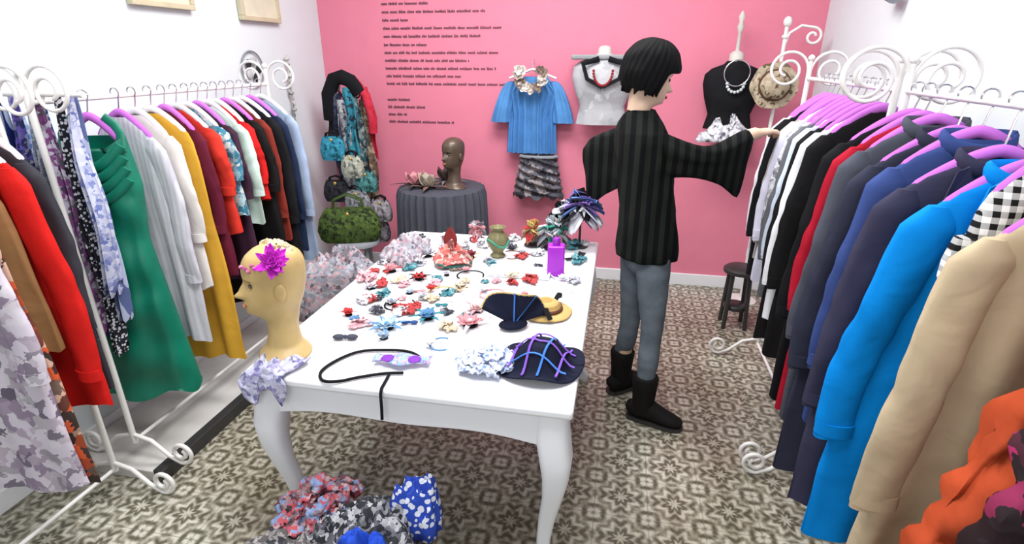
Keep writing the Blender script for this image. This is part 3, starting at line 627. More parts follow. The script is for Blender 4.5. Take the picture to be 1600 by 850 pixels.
ms = T(628, 570); mk = thing('eye_mask', 'blue sequinned eye mask with violet trim lying by the black cord', 'mask', (ms.x, ms.y, TZ+.008), .1)
def mk_fn(u, v):
    x = (u-.5)*.17; h = .026*(1+.35*cos(x*55)); return V(x, (v-.5)*2*h+.015*abs(x)*8, .012-.5*x*x+.004*sin(v*pi))
MB().grid(mk_fn, 24, 8).build('mask_front', cloth('sequin_blue', (.2, .38, .6), pat='floral', cols=[(.5, .62, .72), (.1, .1, .3), (.5, .3, .5)], scale=140), mk, solid=.003)
for s in (-1, 1): MB().lathe([(.017, 0), (.02, .003), (.017, .006)], c=(s*.04, -.002, .013)).build('eye_trim', cloth('violet', (.2, .05, .4)), mk)
RV = cloth('rib_violet', (.22, .10, .55)); RB = cloth('rib_blue', (.06, .20, .65)); FELT = mat('black_felt', (.010, .012, .028), .8)
hp = T(845, 574); ht = thing('hat', 'black felt hat crossed with blue and violet ribbons near the right table corner', 'hat', (hp.x, hp.y, TZ+.002))
def tophat(r): return .07*math.exp(-(r/.08)**4)+.012+.006*sin(r*60)
MB().grid(lambda u, v: V(.125*v*cos(2*pi*u)*(1+.07*sin(4*pi*u)), .115*v*sin(2*pi*u), tophat(.128*v)+(.014*v*v*sin(6*pi*u))), 60, 20).build('crown_and_brim', FELT, ht, solid=.004)
for i, (ox, an, m_) in enumerate(((-.07, .25, RV), (-.02, .2, RV), (.03, .3, RB), (.07, .2, RV), (-.05, 1.7, RV), (.01, 1.8, RV), (.06, 1.75, RB))):
    pts = []
    for q in range(17):
        s = lerp(-.105, .105, q/16); x = s*sin(an)+ox*cos(an); y = -(-s*cos(an)+ox*sin(an)*.9)
        r_ = math.hypot(x, y)
        if r_ < .112 and abs(y) < .10: pts.append((x, y, tophat(r_)+.008+.010*(r_/.128)**2))
    if len(pts) > 3: MB().tube(pts, [(.002, .0035)]*len(pts), 8, up=(0, 0, 1)).build('ribbon', m_, ht)
bp = T(795, 522)
bw = thing('hat', 'dark blue black folded felt hat propped up behind the ribboned hat', 'hat', (bp.x+.02, bp.y+.02, TZ+.002), .5)
def fan(u, v): a = lerp(.1, 2.5, u); r_ = .13*v; return V(r_*cos(a), .03*sin(u*pi*3)*v+.03*(1-v)+.05*v, .012+r_*sin(a)*.85)
MB().grid(fan, 24, 14).build('brim_fold', FELT, bw, solid=.006)
MB().ell((0, .03, .014), (.05, .035, .014), 24, 10).build('crown', FELT, bw)
MB().tube([fan(u/20, 1.0) for u in range(21)], .0035, 8).build('trim', cloth('rib_gold', (.5, .36, .16)), bw)
for k_ in (.3, .6): MB().tube([fan(k_, q/10)+V(0, -.006, .004) for q in range(11)], [(.002, .006)]*11, 8, up=(1, 0, 0)).build('ribbon', RB, bw)
wl = T(762, 572); puff('lace_corsage', 'frilly white and blue lace corsage left of the ribboned hat', 'corsage', (wl.x, wl.y, TZ+.001), .09, cloth('print_wb', (.62, .66, .80), pat='floral', cols=[(.72, .74, .82), (.10, .20, .50), (.6, .64, .78)], scale=90), 80, sz=.65)
st = T(853, 488); so = thing('hat', 'small golden straw hat behind the black ribboned hat', 'hat', (st.x, st.y, TZ+.002))
MB().lathe([(.0, .001), (.085, .002), (.092, .006), (.085, .012), (.055, .014), (.05, .034), (.035, .046), (.001, .049)], seg=36, cap=False, wave=lambda i, u: .02*sin(u*30)).build('straw', mat('straw', (.52, .34, .13), .8, pat='stripe', cols=[(.38, .24, .08)], scale=400, axis='Z'), so)
MB().tube([(.053*cos(a), .053*sin(a), .020) for a in [2*pi*i/24 for i in range(25)]], .007, 8).build('hat_band', cloth('brown', (.12, .05, .03)), so)
for i in range(3): MB().tube([(.05*cos(1+i*1.9), .05*sin(1+i*1.9), .03), (.075*cos(1+i*1.9), .075*sin(1+i*1.9), .05), (.10*cos(1.2+i*1.9), .10*sin(1.2+i*1.9), .02)], [(.003, .01)]*3, 8, up=(0, 0, 1)).build('ribbon_end', BLACK, so)
items = [
 ((605, 512), .055, LBL, BLU, 'pale blue feathered hair flower left of centre on the table', 7, 11, .2),
 ((668, 497), .05, BLU, TEAL, 'mid blue hair flower with dark feathers beside the pale blue one', 6, 5, .3),
 ((612, 474), .04, LACE, BLU, 'small white lace flower behind the pale blue hair flower', 0, 9, .2),
 ((735, 508), .06, PNK, LACE, 'coral pink hair flower in front of the straw hat', 3, 12, .3),
 ((745, 485), .05, cloth('blush', (.72, .50, .50)), PNK, 'blush hair flower touching the coral pink one', 3, 6, .15),
 ((545, 492), .03, RED, PNK, 'small red hair flower near the left table edge', 2, 5, .4),
 ((640, 458), .03, cloth('skyl', (.5, .6, .72)), LACE, 'small sky blue hair flower in the middle of the table', 2, 5, .2),
 ((655, 436), .042, RED, BLACK, 'red hair flower with dark centre at mid table', 5, 9, .2),
 ((612, 424), .045, PNK, RED, 'dusty pink hair flower near the left edge of the table middle', 3, 6, .5),
 ((580, 450), .04, LACE, PNK, 'pale lace hair flower with pink centre by the left table edge', 0, 10, .2),
 ((698, 430), .025, LACE, GOLD, 'tiny white hair flower with gold centre mid table', 0, 5, .3),
 ((735, 402), .045, cloth('wine_fl', (.25, .05, .07)), GOLD, 'wine red hair flower beside the coral red cocked hat', 4, 7, .5),
 ((668, 400), .05, cloth('greyfl', (.4, .4, .45)), LACE, 'grey ruffled hair flower near the far left of the table', 6, 9, .6),
 ((820, 463), .025, PNK, GOLD, 'tiny pink hair flower touching the straw hat', 0, 5, .3),
 ((645, 388), .05, cloth('lilacfl', (.5, .42, .54)), LACE, 'lilac hair flower at the far left table corner', 4, 7, .5),
 ((600, 528), .032, cloth('dustyb', (.28, .38, .5)), LACE, 'dusty blue hair flower nearest the eye mask', 3, 5, .2),
]
for (px, py), r, m1, m2, lb, fe, npet, tl in items:
    q = T(px, py); flower('hair_flower', lb, (q.x, q.y, TZ+.001), r*.85, m1, m2, npet, 2 if npet > 8 else 3, HG, fe, m2, tilt=tl)
crowd = [('grey', (.33, .33, .37), (.55, .55, .6)), ('pink', (.62, .30, .34), (.75, .6, .6)), ('white', (.66, .65, .68), (.5, .48, .52)), ('red', (.45, .06, .06), (.2, .03, .03)), ('teal', (.04, .2, .24), (.3, .4, .42)), ('dark', (.03, .03, .04), (.3, .3, .34)), ('beige', (.5, .4, .28), (.7, .62, .5))]
rd = random.Random(12)
spots = [(632, 402), (600, 412), (585, 425), (572, 436), (625, 440), (600, 462), (572, 470), (690, 390), (715, 420), (690, 410), (755, 385), (765, 410), (800, 388), (815, 402), (838, 398), (745, 376), (660, 378), (700, 376), (680, 445), (720, 452), (640, 420), (630, 488), (562, 508), (700, 512), (895, 388), (912, 384), (845, 378), (790, 376), (902, 410), (725, 388), (655, 414), (590, 486), (650, 480), (705, 398), (676, 468), (700, 488), (830, 440), (775, 440)]
for i in range(46):
    px = rd.uniform(570, 905); py = 374+(rd.random()**1.6)*130
    if px > 740 and py > 455: continue
    spots.append((px, py))
for i, (px, py) in enumerate(spots):
    nm, a, b = crowd[(i*5+i//7) % 7]; q = T(px, py)
    q.x = min(max(q.x, TX0+.05), TX1-.05); q.y = min(q.y, TY1-.05)
    puff('ruffled_hairpiece', 'small %s ruffled hairpiece in the crowd on the white table' % nm, 'hairpiece', (q.x, q.y, TZ+.001), rd.uniform(.022, .042) if i < 38 else rd.uniform(.016, .034), cloth('crowd_'+nm, a, pat='floral', cols=[b, a], scale=90), 9, i, 'small ruffled hairpieces crowded on the table', rd.uniform(.3, .9) if py > 400 else rd.uniform(.8, 1.8), 1.2)
def bow(label, px, py, m, s=.03):
    q = T(px, py); t = thing('bow', label, 'bow', (q.x, q.y, TZ+.002), .2, HG)
    for d in (-1, 1): MB().ell((d*s*.85, 0, s*.35), (s*.8, s*.5, s*.33), 14, 8).build('loop', m, t)
    MB().ell((0, 0, s*.35), (s*.25, s*.3, s*.3), 10, 8).build('knot', m, t)
bow('small black velvet bow near the left edge before the red flower', 540, 530, cloth('slateb', (.06, .065, .09)), .025); bow('small dark blue bow between the pale blue and mid blue flowers', 640, 506, cloth('dkblue', (.03, .08, .22)), .018); bow('tiny teal bow by the mid blue hair flower', 690, 478, TEAL, .015); bow('coral bow lying between the white doily and red flower', 655, 456, PNK, .016)
def headband(label, px, py, r, m, rz, dm):
    q = T(px, py); t = thing('headband', label, 'headband', (q.x, q.y, TZ+.004), rz, 'thin headbands on the white table')
    MB().tube([(r*cos(a), r*.9*sin(a), .004) for a in [rad(-30+i*240/24) for i in range(25)]], [(.003, .003)]*25, 8).build('band', m, t)
    mb = MB(); petals(mb, (r*cos(rad(100)), r*.9*sin(rad(100)), .006), .022, 6, .5, 2, 3); mb.build('flower', dm, t, solid=.001)
headband('thin black headband with pink flower left of the tray', 735, 432, .055, BLACK, .4, PNK)
headband('thin silver headband with blue flower near the left edge', 575, 500, .05, CHROME, 2.1, BLU)
headband('thin gold headband with red flower beside the red hair flower', 690, 458, .05, GOLD, 1.2, RED)
headband('thin white headband with lace flower right of the tray', 880, 432, .05, WHITE, 3.0, LACE)
headband('thin brown headband with grey flower at the far table end', 800, 400, .055, cloth('brown', (0, 0, 0)), 5.0, cloth('greyfl', (0, 0, 0)))
headband('thin blue headband with white flower nearest the lace corsage', 690, 540, .04, BLU, 1.8, LACE)
headband('thin black headband with red flower at the middle of the left half', 625, 478, .055, BLACK, 3.6, RED)
headband('thin rose headband with lace flower behind the coral pink flower', 770, 462, .05, PNK, .9, LACE)
def doily(label, px, py, r, m=LACE):
    q = T(px, py); o = MB().lathe([(r, 0), (r, .003), (r*.6, .005), (r*.1, .004)], seg=60, wave=lambda i, u: .05*sin(u*2*pi*14) if i < 2 else 0).build('doily', m, loc=(q.x, q.y, TZ+.0005)); tag(o, label, 'doily', HG)
doily('round white lace doily in the table centre', 745, 455, .06); doily('white lace doily near the right table edge', 872, 452, .06); doily('small pale doily between the pink and white flowers', 700, 466, .035)
q = T(812, 428); tr = thing('tray', 'shallow white tray lying across the far half of the table', 'tray', (q.x, q.y, TZ+.001))
OW = mat('offwhite', (.74, .76, .80), .4, bump=0)
MB().box((-.13, -.05, 0), (.13, .05, .008)).build('tray_base', OW, tr, bevel=.003)
for a, b in (((-.13, -.05, .008), (.13, -.042, .018)), ((-.13, .042, .008), (.13, .05, .018)), ((-.13, -.042, .008), (-.122, .042, .018)), ((.122, -.042, .008), (.13, .042, .018))): MB().box(a, b).build('tray_rim', OW, tr, smooth=False)
q = T(708, 415); t = thing('hat', 'coral red patterned cocked hat with a dark feather at the far part of the table', 'hat', (q.x, q.y, TZ+.002))
RP = cloth('redpat', (.50, .09, .08), pat='floral', cols=[(.65, .25, .22), (.6, .5, .45), (.2, .05, .05)], scale=60)
MB().grid(lambda u, v: V(.085*v*cos(2*pi*u), .07*v*sin(2*pi*u), .006+.075*(1-v**2.2)*(1+.5*cos(2*pi*u-2))+.03*v**3*abs(sin(3*pi*u))), 48, 14).build('hat_body', RP, t, solid=.004)
MB().grid(lambda u, v: V(-.01+.06*(u-.5)*sin(pi*min(1, v+.1)), .02*v, .06+.15*v-.03*v*v), 4, 10).build('feather', cloth('dark_red', (.22, .03, .03)), t, solid=.002)
MB().tube([(.078*cos(a), .064*sin(a), .018) for a in [2*pi*i/24 for i in range(25)]], .007, 8).build('hat_band', cloth('dkgreenb', (.04, .12, .10)), t)
q = T(778, 400); t = thing('ornamental_vase', 'small bronze green vase wrapped in ribbon behind the white tray', 'vase', (q.x, q.y, TZ+.001))
MB().lathe([(.028, 0), (.034, .006), (.022, .02), (.040, .05), (.048, .08), (.038, .105), (.022, .12), (.036, .14), (.032, .14), (.018, .12), (.003, .11)], seg=28, cap=False, wave=lambda i, u: .06*sin(u*2*pi*8)).build('vase_body', mat('oldgold', (.22, .20, .09), .5, metal=.2), t)
MB().tube([(.046*cos(a), .046*sin(a), .07+.015*sin(a*2)) for a in [2*pi*i/24 for i in range(25)]], .006, 8).build('ribbon', cloth('ribgrn', (.08, .3, .2)), t)
q = T(868, 428); t = thing('bottle', 'glossy purple square bottle at the far right of the table', 'bottle', (q.x, q.y, TZ+.001), .1)
MB().box((-.035, -.03, 0), (.035, .03, .13)).build('bottle_body', mat('purple_gloss', (.40, .02, .60), .25, bump=0), t, bevel=.006)
MB().lathe([(.016, .13), (.016, .155), (.012, .16)], seg=16).build('cap', mat('purple_cap', (.3, .02, .45), .3, bump=0), t)
def headdress(label, px, py, hgt, cols, r=.08, seed=0):
    q = T(px, py); t = thing('feather_headdress', label, 'headdress', (q.x, q.y, TZ+.001), 0, 'feather headdresses on the far end of the table')
    MB().lathe([(.04, 0), (.04, .006), (.006, .012), (.005, hgt)], seg=16).build('stand', DARKM, t)
    rd = random.Random(seed)
    for k, m in enumerate(cols):
        mb = MB()
        for i in range(15):
            a = rd.uniform(0, 2*pi); e = rd.uniform(-1.0, 1.3); L = r*rd.uniform(.5, 1.1); d = Vector((cos(a)*cos(e), sin(a)*cos(e), sin(e))); s_ = d.cross(Vector((rd.uniform(-.5, .5), .3, 1))).normalized()
            mb.grid(lambda u, v, d=d, s_=s_, L=L: Vector((0, 0, hgt))+d*L*v+s_*(u-.5)*L*.8*sin(pi*min(1, v*.8+.1))+Vector((0, 0, -.35*L*v*v+.010*sin(u*9))), 4, 6)
        mb.build('feathers', m, t, solid=.001)
    mb = MB(); petals(mb, (0, -.02, hgt), r*.5, 9, .7, 3, seed, .6, .3); mb.build('flower', cols[0], t, solid=.001)
WHT = cloth('feather_white', (.7, .7, .76))
headdress('green, white and pink feather headdress behind the purple bottle', 862, 388, .10, [cloth('fgreen', (.05, .28, .22)), WHT, PNK, cloth('fgrey', (.25, .27, .3))], .085, 1)
headdress('blue, violet and white tall feather headdress by the person', 905, 385, .20, [cloth('fviolet', (.22, .14, .42)), WHT, cloth('fblue', (.12, .22, .5)), BLACK], .115, 2)
headdress('yellow and red feather headdress between vase and bottle', 832, 383, .09, [cloth('fyel', (.62, .45, .16)), RED, cloth('ftan', (.4, .28, .16))], .065, 3)
headdress('dark teal and grey feather headdress beside the tall violet one', 880, 375, .15, [TEAL, cloth('fgrey', (0, 0, 0)), WHT, BLACK], .08, 4)
headdress('small rose and white feather headdress behind the cocked hat', 745, 374, .06, [PNK, WHT, cloth('fgrey', (0, 0, 0))], .055, 5)
for i, (px, py) in enumerate(((893, 405), (905, 398))):
    q = T(px, py); t = thing('hair_comb', ('black hair comb right of the purple bottle', 'black hair comb furthest right on the table')[i], 'hair comb', (q.x, q.y, TZ+.002), .4+i, HG)
    MB().box((-.03, 0, 0), (.03, .008, .006)).build('spine', DARKM, t, smooth=False)
    mb = MB(); [mb.box((-.029+j*.006, -.025, 0), (-.027+j*.006, 0, .004)) for j in range(10)]; mb.build('teeth', DARKM, t, smooth=False)
# ---------------------------------------------------------------- bags, stools left of the table
def bag(name, label, loc, w, d, h, m, hm, rz=0, group=None, cat='bag', hs=1.42):
    t = thing(name, label, cat, loc, rz, group); R = []
    for z, s in ((0, .86), (.02, .97), (h*.35, 1.04), (h*.7, .95), (h*.93, .8), (h, .72)):
        R.append([Vector((w/2*s*math.copysign(abs(cos(a))**.6, cos(a)), d/2*(s if z < h*.8 else s*.5)*math.copysign(abs(sin(a))**.6, sin(a))*(1+.05*sin(a*7+z*30)), z)) for a in [2*pi*j/36 for j in range(36)]])
    MB().loft(R).build('bag_body', m, t)
    for s in (-1, 1): MB().tube([(-w*.25, s*d*.12, h*.95), (-w*.22, s*d*.14, h*lerp(1, hs, .6)), (0, s*d*.15, h*hs), (w*.22, s*d*.14, h*lerp(1, hs, .6)), (w*.25, s*d*.12, h*.95)], .006, 8).build('handle', hm, t)
    MB().ell((0, -d*.28, h*.86), (.012, .008, .012), 10, 6).build('clasp', GOLD, t)
def stool(label, x, y, h, r, m):
    t = thing('stool', label, 'stool', (x, y, 0), .3, 'round stools used for display')
    MB().lathe([(r*.95, h-.03), (r, h-.025), (r, h-.006), (r*.95, h)], seg=32).build('seat', m, t)
    for i in range(4):
        a = pi/4+i*pi/2; MB().tube([(r*.6*cos(a), r*.6*sin(a), h-.03), (r*.85*cos(a), r*.85*sin(a), 0)], [.013, .010], 10).build('leg', m, t)
    MB().tube([(r*.72*cos(a), r*.72*sin(a), h*.4) for a in [2*pi*i/24 for i in range(25)]], .006, 8).build('foot_ring', m, t)
stool('grey round stool left of the table holding the grey scarf pile', -1.27, 2.24, .60, .15, M_grey)
stool('grey round stool by the left rack holding the green bag', -1.62, 3.08, .50, .14, M_grey)
bag('handbag', 'dark olive green handbag on a stool at the end of the left rack', (-1.65, 3.06, .501), .38, .16, .21, cloth('olive', (.045, .075, .02), pat='floral', cols=[(.09, .14, .03), (.015, .02, .01)], scale=60), cloth('olive2', (.05, .08, .02)), .3)
SILV = cloth('silverprint', (.24, .25, .29), pat='floral', cols=[(.45, .46, .5), (.05, .05, .07), (.45, .28, .3)], scale=70)
mound('scarf_pile', 'heap of grey and pink printed scarves on the stool left of the table', 'scarf pile', (-1.27, 2.24, .601), .20, .19, .12, SILV, 9, None, .3, .14)
mound('scarf_pile', 'pile of silver grey printed scarves by the left table edge', 'scarf pile', (-.92, 2.20, TZ+.001), .085, .16, .07, cloth('silver2', (.36, .37, .41), pat='floral', cols=[(.55, .55, .6), (.10, .10, .13), (.5, .3, .34)], scale=80), 4, None, 0)
# ---------------------------------------------------------------- back wall displays
cs = P(545, 130, Y=3.68)
t = thing('coat_stand', 'dark coat stand crowded with scarves and bags in the left back corner', 'coat stand', (cs.x, 3.68, 0))
MB().tube([(0, 0, .02), (0, 0, 1.42)], .016).ell((0, 0, 1.43), (.022,)*3).build('pole', DARKM, t)
for i in range(3): a = i*2.1+.4; MB().tube([(0, 0, .1), (.15*cos(a), .15*sin(a), .05), (.2*cos(a), .2*sin(a), .0)], .010).build('leg', DARKM, t)
for i in range(8):
    a = i*pi/4-.2; z = 1.38-.28*(i % 2); MB().tube([(0, 0, z-.06), (.07*cos(a), .07*sin(a), z-.05), (.11*cos(a), .11*sin(a), z), (.1*cos(a), .1*sin(a), z+.03)], .006, 8).build('hook', DARKM, t)
SC = [('black', (.01, .01, .01), [(.05, .05, .05), (.02, .02, .02)]), ('dark navy', (.015, .02, .05), [(.1, .1, .15), (.01, .01, .02)]), ('grey and white', (.22, .22, .25), [(.5, .5, .53), (.03, .03, .04)]), ('turquoise', (.03, .2, .28), [(.05, .28, .36), (.02, .02, .03)]),
      ('teal dotted', (.02, .08, .10), [(.3, .33, .3), (.02, .02, .03)]), ('brown print', (.12, .07, .04), [(.02, .02, .02), (.3, .24, .18)]), ('crimson', (.5, .02, .05), [(.55, .04, .07), (.4, .02, .03)])]
for i, (nm, a_, b_) in enumerate(SC):
    a2 = -2.6+i*.42; x, y = cs.x+.125*cos(a2), 3.68+.1*sin(a2)
    scarf(nm+' scarf hanging on the corner coat stand', 'scarves on the corner coat stand', x, y, 1.40-.04*(i % 3), .5+.18*(i % 3), .055, cloth('cs%d' % i, a_, pat='floral', cols=b_, scale=40), seed=i+20)
tf = thing('headscarf', 'black and crimson scarf looped over the top of the corner coat stand', 'scarf', (cs.x, 3.66, 1.40), 0)
MB().tube([(-.13, -.05, -.22), (-.12, -.06, -.05), (-.06, -.07, .05), (.0, -.07, .065), (.06, -.07, .04), (.11, -.06, -.04)], [(.03, .05)]*6, 14).build('black_half', BLACK, tf)
MB().tube([(.02, -.05, .06), (.08, -.05, .035), (.15, -.05, -.05), (.18, -.04, -.20), (.17, -.03, -.30)], [(.03, .03)]*5, 14).build('crimson_half', cloth('cs6', (0, 0, 0)), tf)
BG = 'small bags hung on the corner coat stand'
for i, (dx, z, w, h, cm_, lb) in enumerate(((-.06, .93, .17, .16, (.03, .20, .29), 'turquoise small bag high on the corner coat stand'), (.08, .82, .16, .15, (.33, .34, .28), 'beige speckled small bag on the corner coat stand'), (-.07, .64, .18, .15, (.02, .02, .025), 'black small bag midway on the corner coat stand'), (.09, .56, .19, .17, (.20, .20, .22), 'grey bag low on the corner coat stand'), (.20, .36, .2, .17, (.17, .15, .18), 'mauve grey bag lowest beside the coat stand'), (-.03, .34, .2, .17, (.10, .10, .12), 'charcoal printed bag low on the coat stand'), (.16, .72, .15, .14, (.06, .18, .18), 'petrol small bag at the right of the coat stand'), (.26, .52, .16, .15, (.24, .22, .24), 'ash small bag furthest right by the coat stand'))):
    bag('small_bag', lb, (cs.x+dx, 3.47-.02*(i % 2), z), w, .07, h, cloth('bg%d' % i, cm_, pat='floral', cols=[tuple(min(1, q*1.7) for q in cm_), tuple(q*.3 for q in cm_)], scale=60), BLACK, .1*(-1)**i, BG, hs=1.2)
ct = P(690, 292, Y=3.5)
t = thing('round_side_table', 'small round table under a dark grey pleated cloth against the pink wall', 'table', (ct.x, 3.5, 0))
zt = .77
MB().lathe([(.27, zt-.02), (.27, zt-.002)], seg=40).build('tabletop', WHITE, t)
MB().tube([(0, 0, 0), (0, 0, zt-.02)], .03).build('pedestal', WHITE, t)
o = MB().lathe([(.001, zt+.004), (.26, zt+.004), (.285, zt-.004), (.295, zt-.05), (.30, zt-.3), (.315, zt-.6), (.325, .02)], seg=200, cap=False, wave=lambda i, u: 0 if i < 2 else (.014*i)*sin(u*2*pi*28+2*sin(u*19))).build('tablecloth', mat('grey_pleat', (.075, .08, .10), .8), loc=(ct.x, 3.5, 0), solid=.003)
tag(o, 'dark grey pleated floor-length cloth on the small round table', 'tablecloth')
manhead('mannequin_head', 'bronze brown mannequin head on the grey clothed round table', (ct.x+.10, 3.47, zt+.006), rad(150), mat('bronze', (.12, .085, .06), .35, metal=.3, bump=0), .85)
for i, (dx, dy, m1, m2, lb) in enumerate(((-.17, -.05, PNK, BLACK, 'pink flower hairpiece left on the round side table'), (-.06, -.1, cloth('creamfl', (.45, .38, .30)), RED, 'cream and red hairpiece in the middle of the round side table'), (.0, .1, cloth('darkbr', (.10, .07, .06)), GOLD, 'dark brown hairpiece behind the cream one on the round side table'))):
    flower('hairpiece', lb, (ct.x+dx, 3.5+dy, zt+.006), .10, m1, m2, 6, 3, 'hairpieces on the round side table', 5, cloth('hpf%d' % i, ((.05, .05, .05), (.2, .12, .1), (.3, .3, .3))[i]), tilt=1.15)
def form(name, label, px, py, cm_, L=.42, w=.2, y=3.82, finial=False):
    c0 = P(px, py, Y=y); t = thing(name, label, 'dress form', (c0.x, y, c0.z), 0, 'dress forms against the pink wall'); R = []
    pr = ((0, .05, .045), (-.02, .07, .05), (-.045, w*.72, .06), (-.08, w*.92, .07), (-.14, w*.95, .08), (-.22, w*.86, .085), (-.32, w*.68, .065), (-L, w*.82, .075))
    for i in range(len(pr)-1):
        for q_ in range(4):
            z, a_, b_ = [lerp(pr[i][k], pr[i+1][k], q_/4) for k in range(3)]
            R.append([Vector((a_*cos(q), b_*sin(q)+.008*noise.noise(Vector((cos(q)*3, z*14, 1))), z)) for q in [2*pi*j/48 for j in range(48)]])
    MB().loft(R).build('torso', cm_, t)
    MB().lathe([(.045, -.01), (.042, .04), (.03, .05), (.012, .06), (.010, .16), (.022, .19), (.012, .22), (.02, .25), (.004, .28)] if finial else [(.045, -.01), (.042, .03), (.03, .045), (.004, .05)], seg=20).build('neck_cap', mat('form_cream', (.60, .57, .52), .6, bump=0), t)
    MB().tube([(0, .05, -.12), (0, .127, -.12)], .012).build('wall_bracket', WHITE, t)
    return t, c0
t, c0 = form('dress_form', 'dress form in a grey and white top behind the person', 945, 84, cloth('greywhite', (.42, .42, .44), pat='floral', cols=[(.55, .55, .57), (.36, .36, .38)], scale=10), .48, .215)
for s in (-1, 1):
    MB().tube([(s*.03, -.075, -.03), (s*.13, -.092, -.06), (s*.10, -.1, -.15), (0, -.1, -.20)], [(.018, .006)]*4, 8).build('dark_trim', BLACK, t)
MB().box((-.21, -.07, -.035), (.21, .07, -.005)).build('shoulder_board', cloth('gboard', (.30, .31, .32)), t, bevel=.01)
nl = thing('necklace', 'red and dark beaded necklace on the grey and white dress form', 'necklace', (c0.x, 3.72, c0.z-.1)); mb = MB()
for i in range(17): a = pi+pi*i/16; mb.ell((.06*cos(a), -.005, .0+.09*sin(a)), (.009,)*3, 8, 6)
mb.build('beads', cloth('beads_red', (.3, .03, .04)), nl)
t, c0 = form('dress_form', 'dress form in a black sleeveless top near the right corner', 1150, 95, c('black6', (.010, .010, .012)), .44, .19, finial=True)
nl = thing('necklace', 'silver ring necklace on the black dress form', 'necklace', (c0.x, 3.735, c0.z-.1))
MB().tube([(.075*cos(a), -.01, .03+.075*sin(a)) for a in [2*pi*i/24 for i in range(25)]], .004, 8).build('ring', CHROME, nl)
mb = MB(); [mb.ell((.05*cos(pi+pi*i/8), -.015, -.03+.05*sin(pi+pi*i/8)), (.01,)*3, 8, 6) for i in range(9)]; mb.build('beads', cloth('beadsw', (.6, .65, .65)), nl)
sp_ = P(1143, 195, Y=3.74); mound('printed_scarf', 'black and white printed scarf bunched below the black dress form', 'scarf', (sp_.x, 3.76, sp_.z-.10), .20, .12, .13, PK, 6, None, .6)
bt = P(832, 120, Y=3.86)
BLT = cloth('azure', (.10, .29, .62), var=.2, bump=.05)
t = thing('blouse', 'azure blue pleated top with flared sleeves hung on the pink wall', 'blouse', (bt.x, 3.87, bt.z)); R = []
for i in range(22):
    s = i/21; z = lerp(0, -.51, s); w = lerp(.10, .19, min(1, s*5)) if s < .2 else lerp(.19, .165, (s-.2)/.3) if s < .5 else lerp(.165, .18, (s-.5)*2)
    R.append([Vector((w*math.copysign(abs(cos(a))**.8, cos(a)), .032*sin(a)-(.014*sin(cos(a)*26) if sin(a) < 0 else 0)*min(1, s*4), z)) for a in [2*pi*j/120 for j in range(120)]])
MB().loft(R, cap=False).build('bodice', BLT, t)
for s in (-1, 1):
    def fn(u, v, s=s): a = u*2*pi; rr_ = .03+.05*v; return Vector((s*(.14+.08*v)+rr_*cos(a)*.9*s, .03*sin(a)*(1+v*.3)+.010*sin(a*7)*v, -.03-.05*v-.22*v*v))
    MB().grid(fn, 40, 10).build('flared_sleeve', BLT, t)
MB().tube([(-.16, .0, -.01), (0, 0, .05), (.16, 0, -.01)], .008).build('hanger_bar', WHITE, t)
MB().tube([(0, 0, .05), (0, .0, .1), (0, .06, .11)], .004, 8).build('hanger_hook', CHROME, t)
cl = thing('flower_collar', 'white and cream fabric flower collar on the azure blue top', 'collar', (bt.x, 3.80, bt.z))
for i in range(9):
    a = pi*1.5+(i-4)*.55; mb = MB(); petals(mb, (0, 0, 0), .05, 7, .4, 2, i, .6, .3); mb.v = [Matrix.Rotation(rad(80), 3, 'X') @ p for p in mb.v]; mb.v = [p+Vector((.085*cos(a), -.012, .0+.075*sin(a))) for p in mb.v]; mb.build('flower', cloth('cfl%d' % (i % 3), ((.72, .66, .62), (.62, .52, .46), (.25, .18, .15))[i % 3]), cl, solid=.001)
sk = P(842, 244, Y=3.86); R = []
for i in range(40):
    s = i/39; z = -.29*s; w = lerp(.13, .185, s)
    R.append([Vector((w*cos(a)*(1+.04*sin(z*120+cos(a)*3)), .05*sin(a)+.014*sin(z*110+cos(a)*5), z+(.02*sin(a*9) if i == 39 else 0))) for a in [2*pi*j/80 for j in range(80)]])
t = thing('skirt', 'dark grey ruched short skirt hung below the azure blue top', 'skirt', (sk.x, 3.85, sk.z)); MB().loft(R, cap=False).build('ruched_body', cloth('greyruche', (.03, .03, .04), pat='floral', cols=[(.14, .14, .17), (.02, .02, .03), (.30, .26, .26)], scale=30), t); MB().tube([(.13*cos(a), .05*sin(a), 0) for a in [2*pi*i/30 for i in range(31)]], .012, 8).build('waistband', M_grey, t)
MB().tube([(0, -.03, .0), (0, .0, .04), (0, .08, .045)], .004, 8).build('hook', CHROME, t)
p = P(1230, 40, Y=3.72); t = thing('hat_stand', 'white hat stand with scrolled arm in the right back corner', 'hat stand', (p.x, 3.72, 0))
MB().tube([(0, 0, 0), (0, 0, p.z)], .011).ell((0, 0, p.z+.02), (.024, .024, .03)).ell((0, 0, p.z-.06), (.02, .02, .015)).build('pole', RACKM, t)
MB().lathe([(.10, 0), (.10, .012), (.02, .03)], seg=28).build('base', RACKM, t)
MB().tube([Vector((0, 0, p.z-.12)), Vector((.02, 0, p.z-.04)), Vector((.08, 0, p.z)), Vector((.15, 0, p.z-.01))]+spiral((.15, 0, p.z-.06), .05, .015, pi/2, -1.2, 24), .008, 8).build('scroll_arm', RACKM, t)
h2 = thing('hat', 'dark beige straw hat hooked on the right corner hat stand', 'hat', (p.x-.03, 3.67, p.z-.33), 0, None, rx=rad(80))
MB().lathe([(.0, 0), (.13, 0), (.135, .006), (.085, .012), (.078, .05), (.06, .075), (.001, .085)], seg=40, cap=False, wave=lambda i, u: .03*sin(u*40)).build('straw', cloth('straw2', (.40, .32, .22), pat='floral', cols=[(.55, .47, .35), (.10, .07, .04)], scale=50), h2)
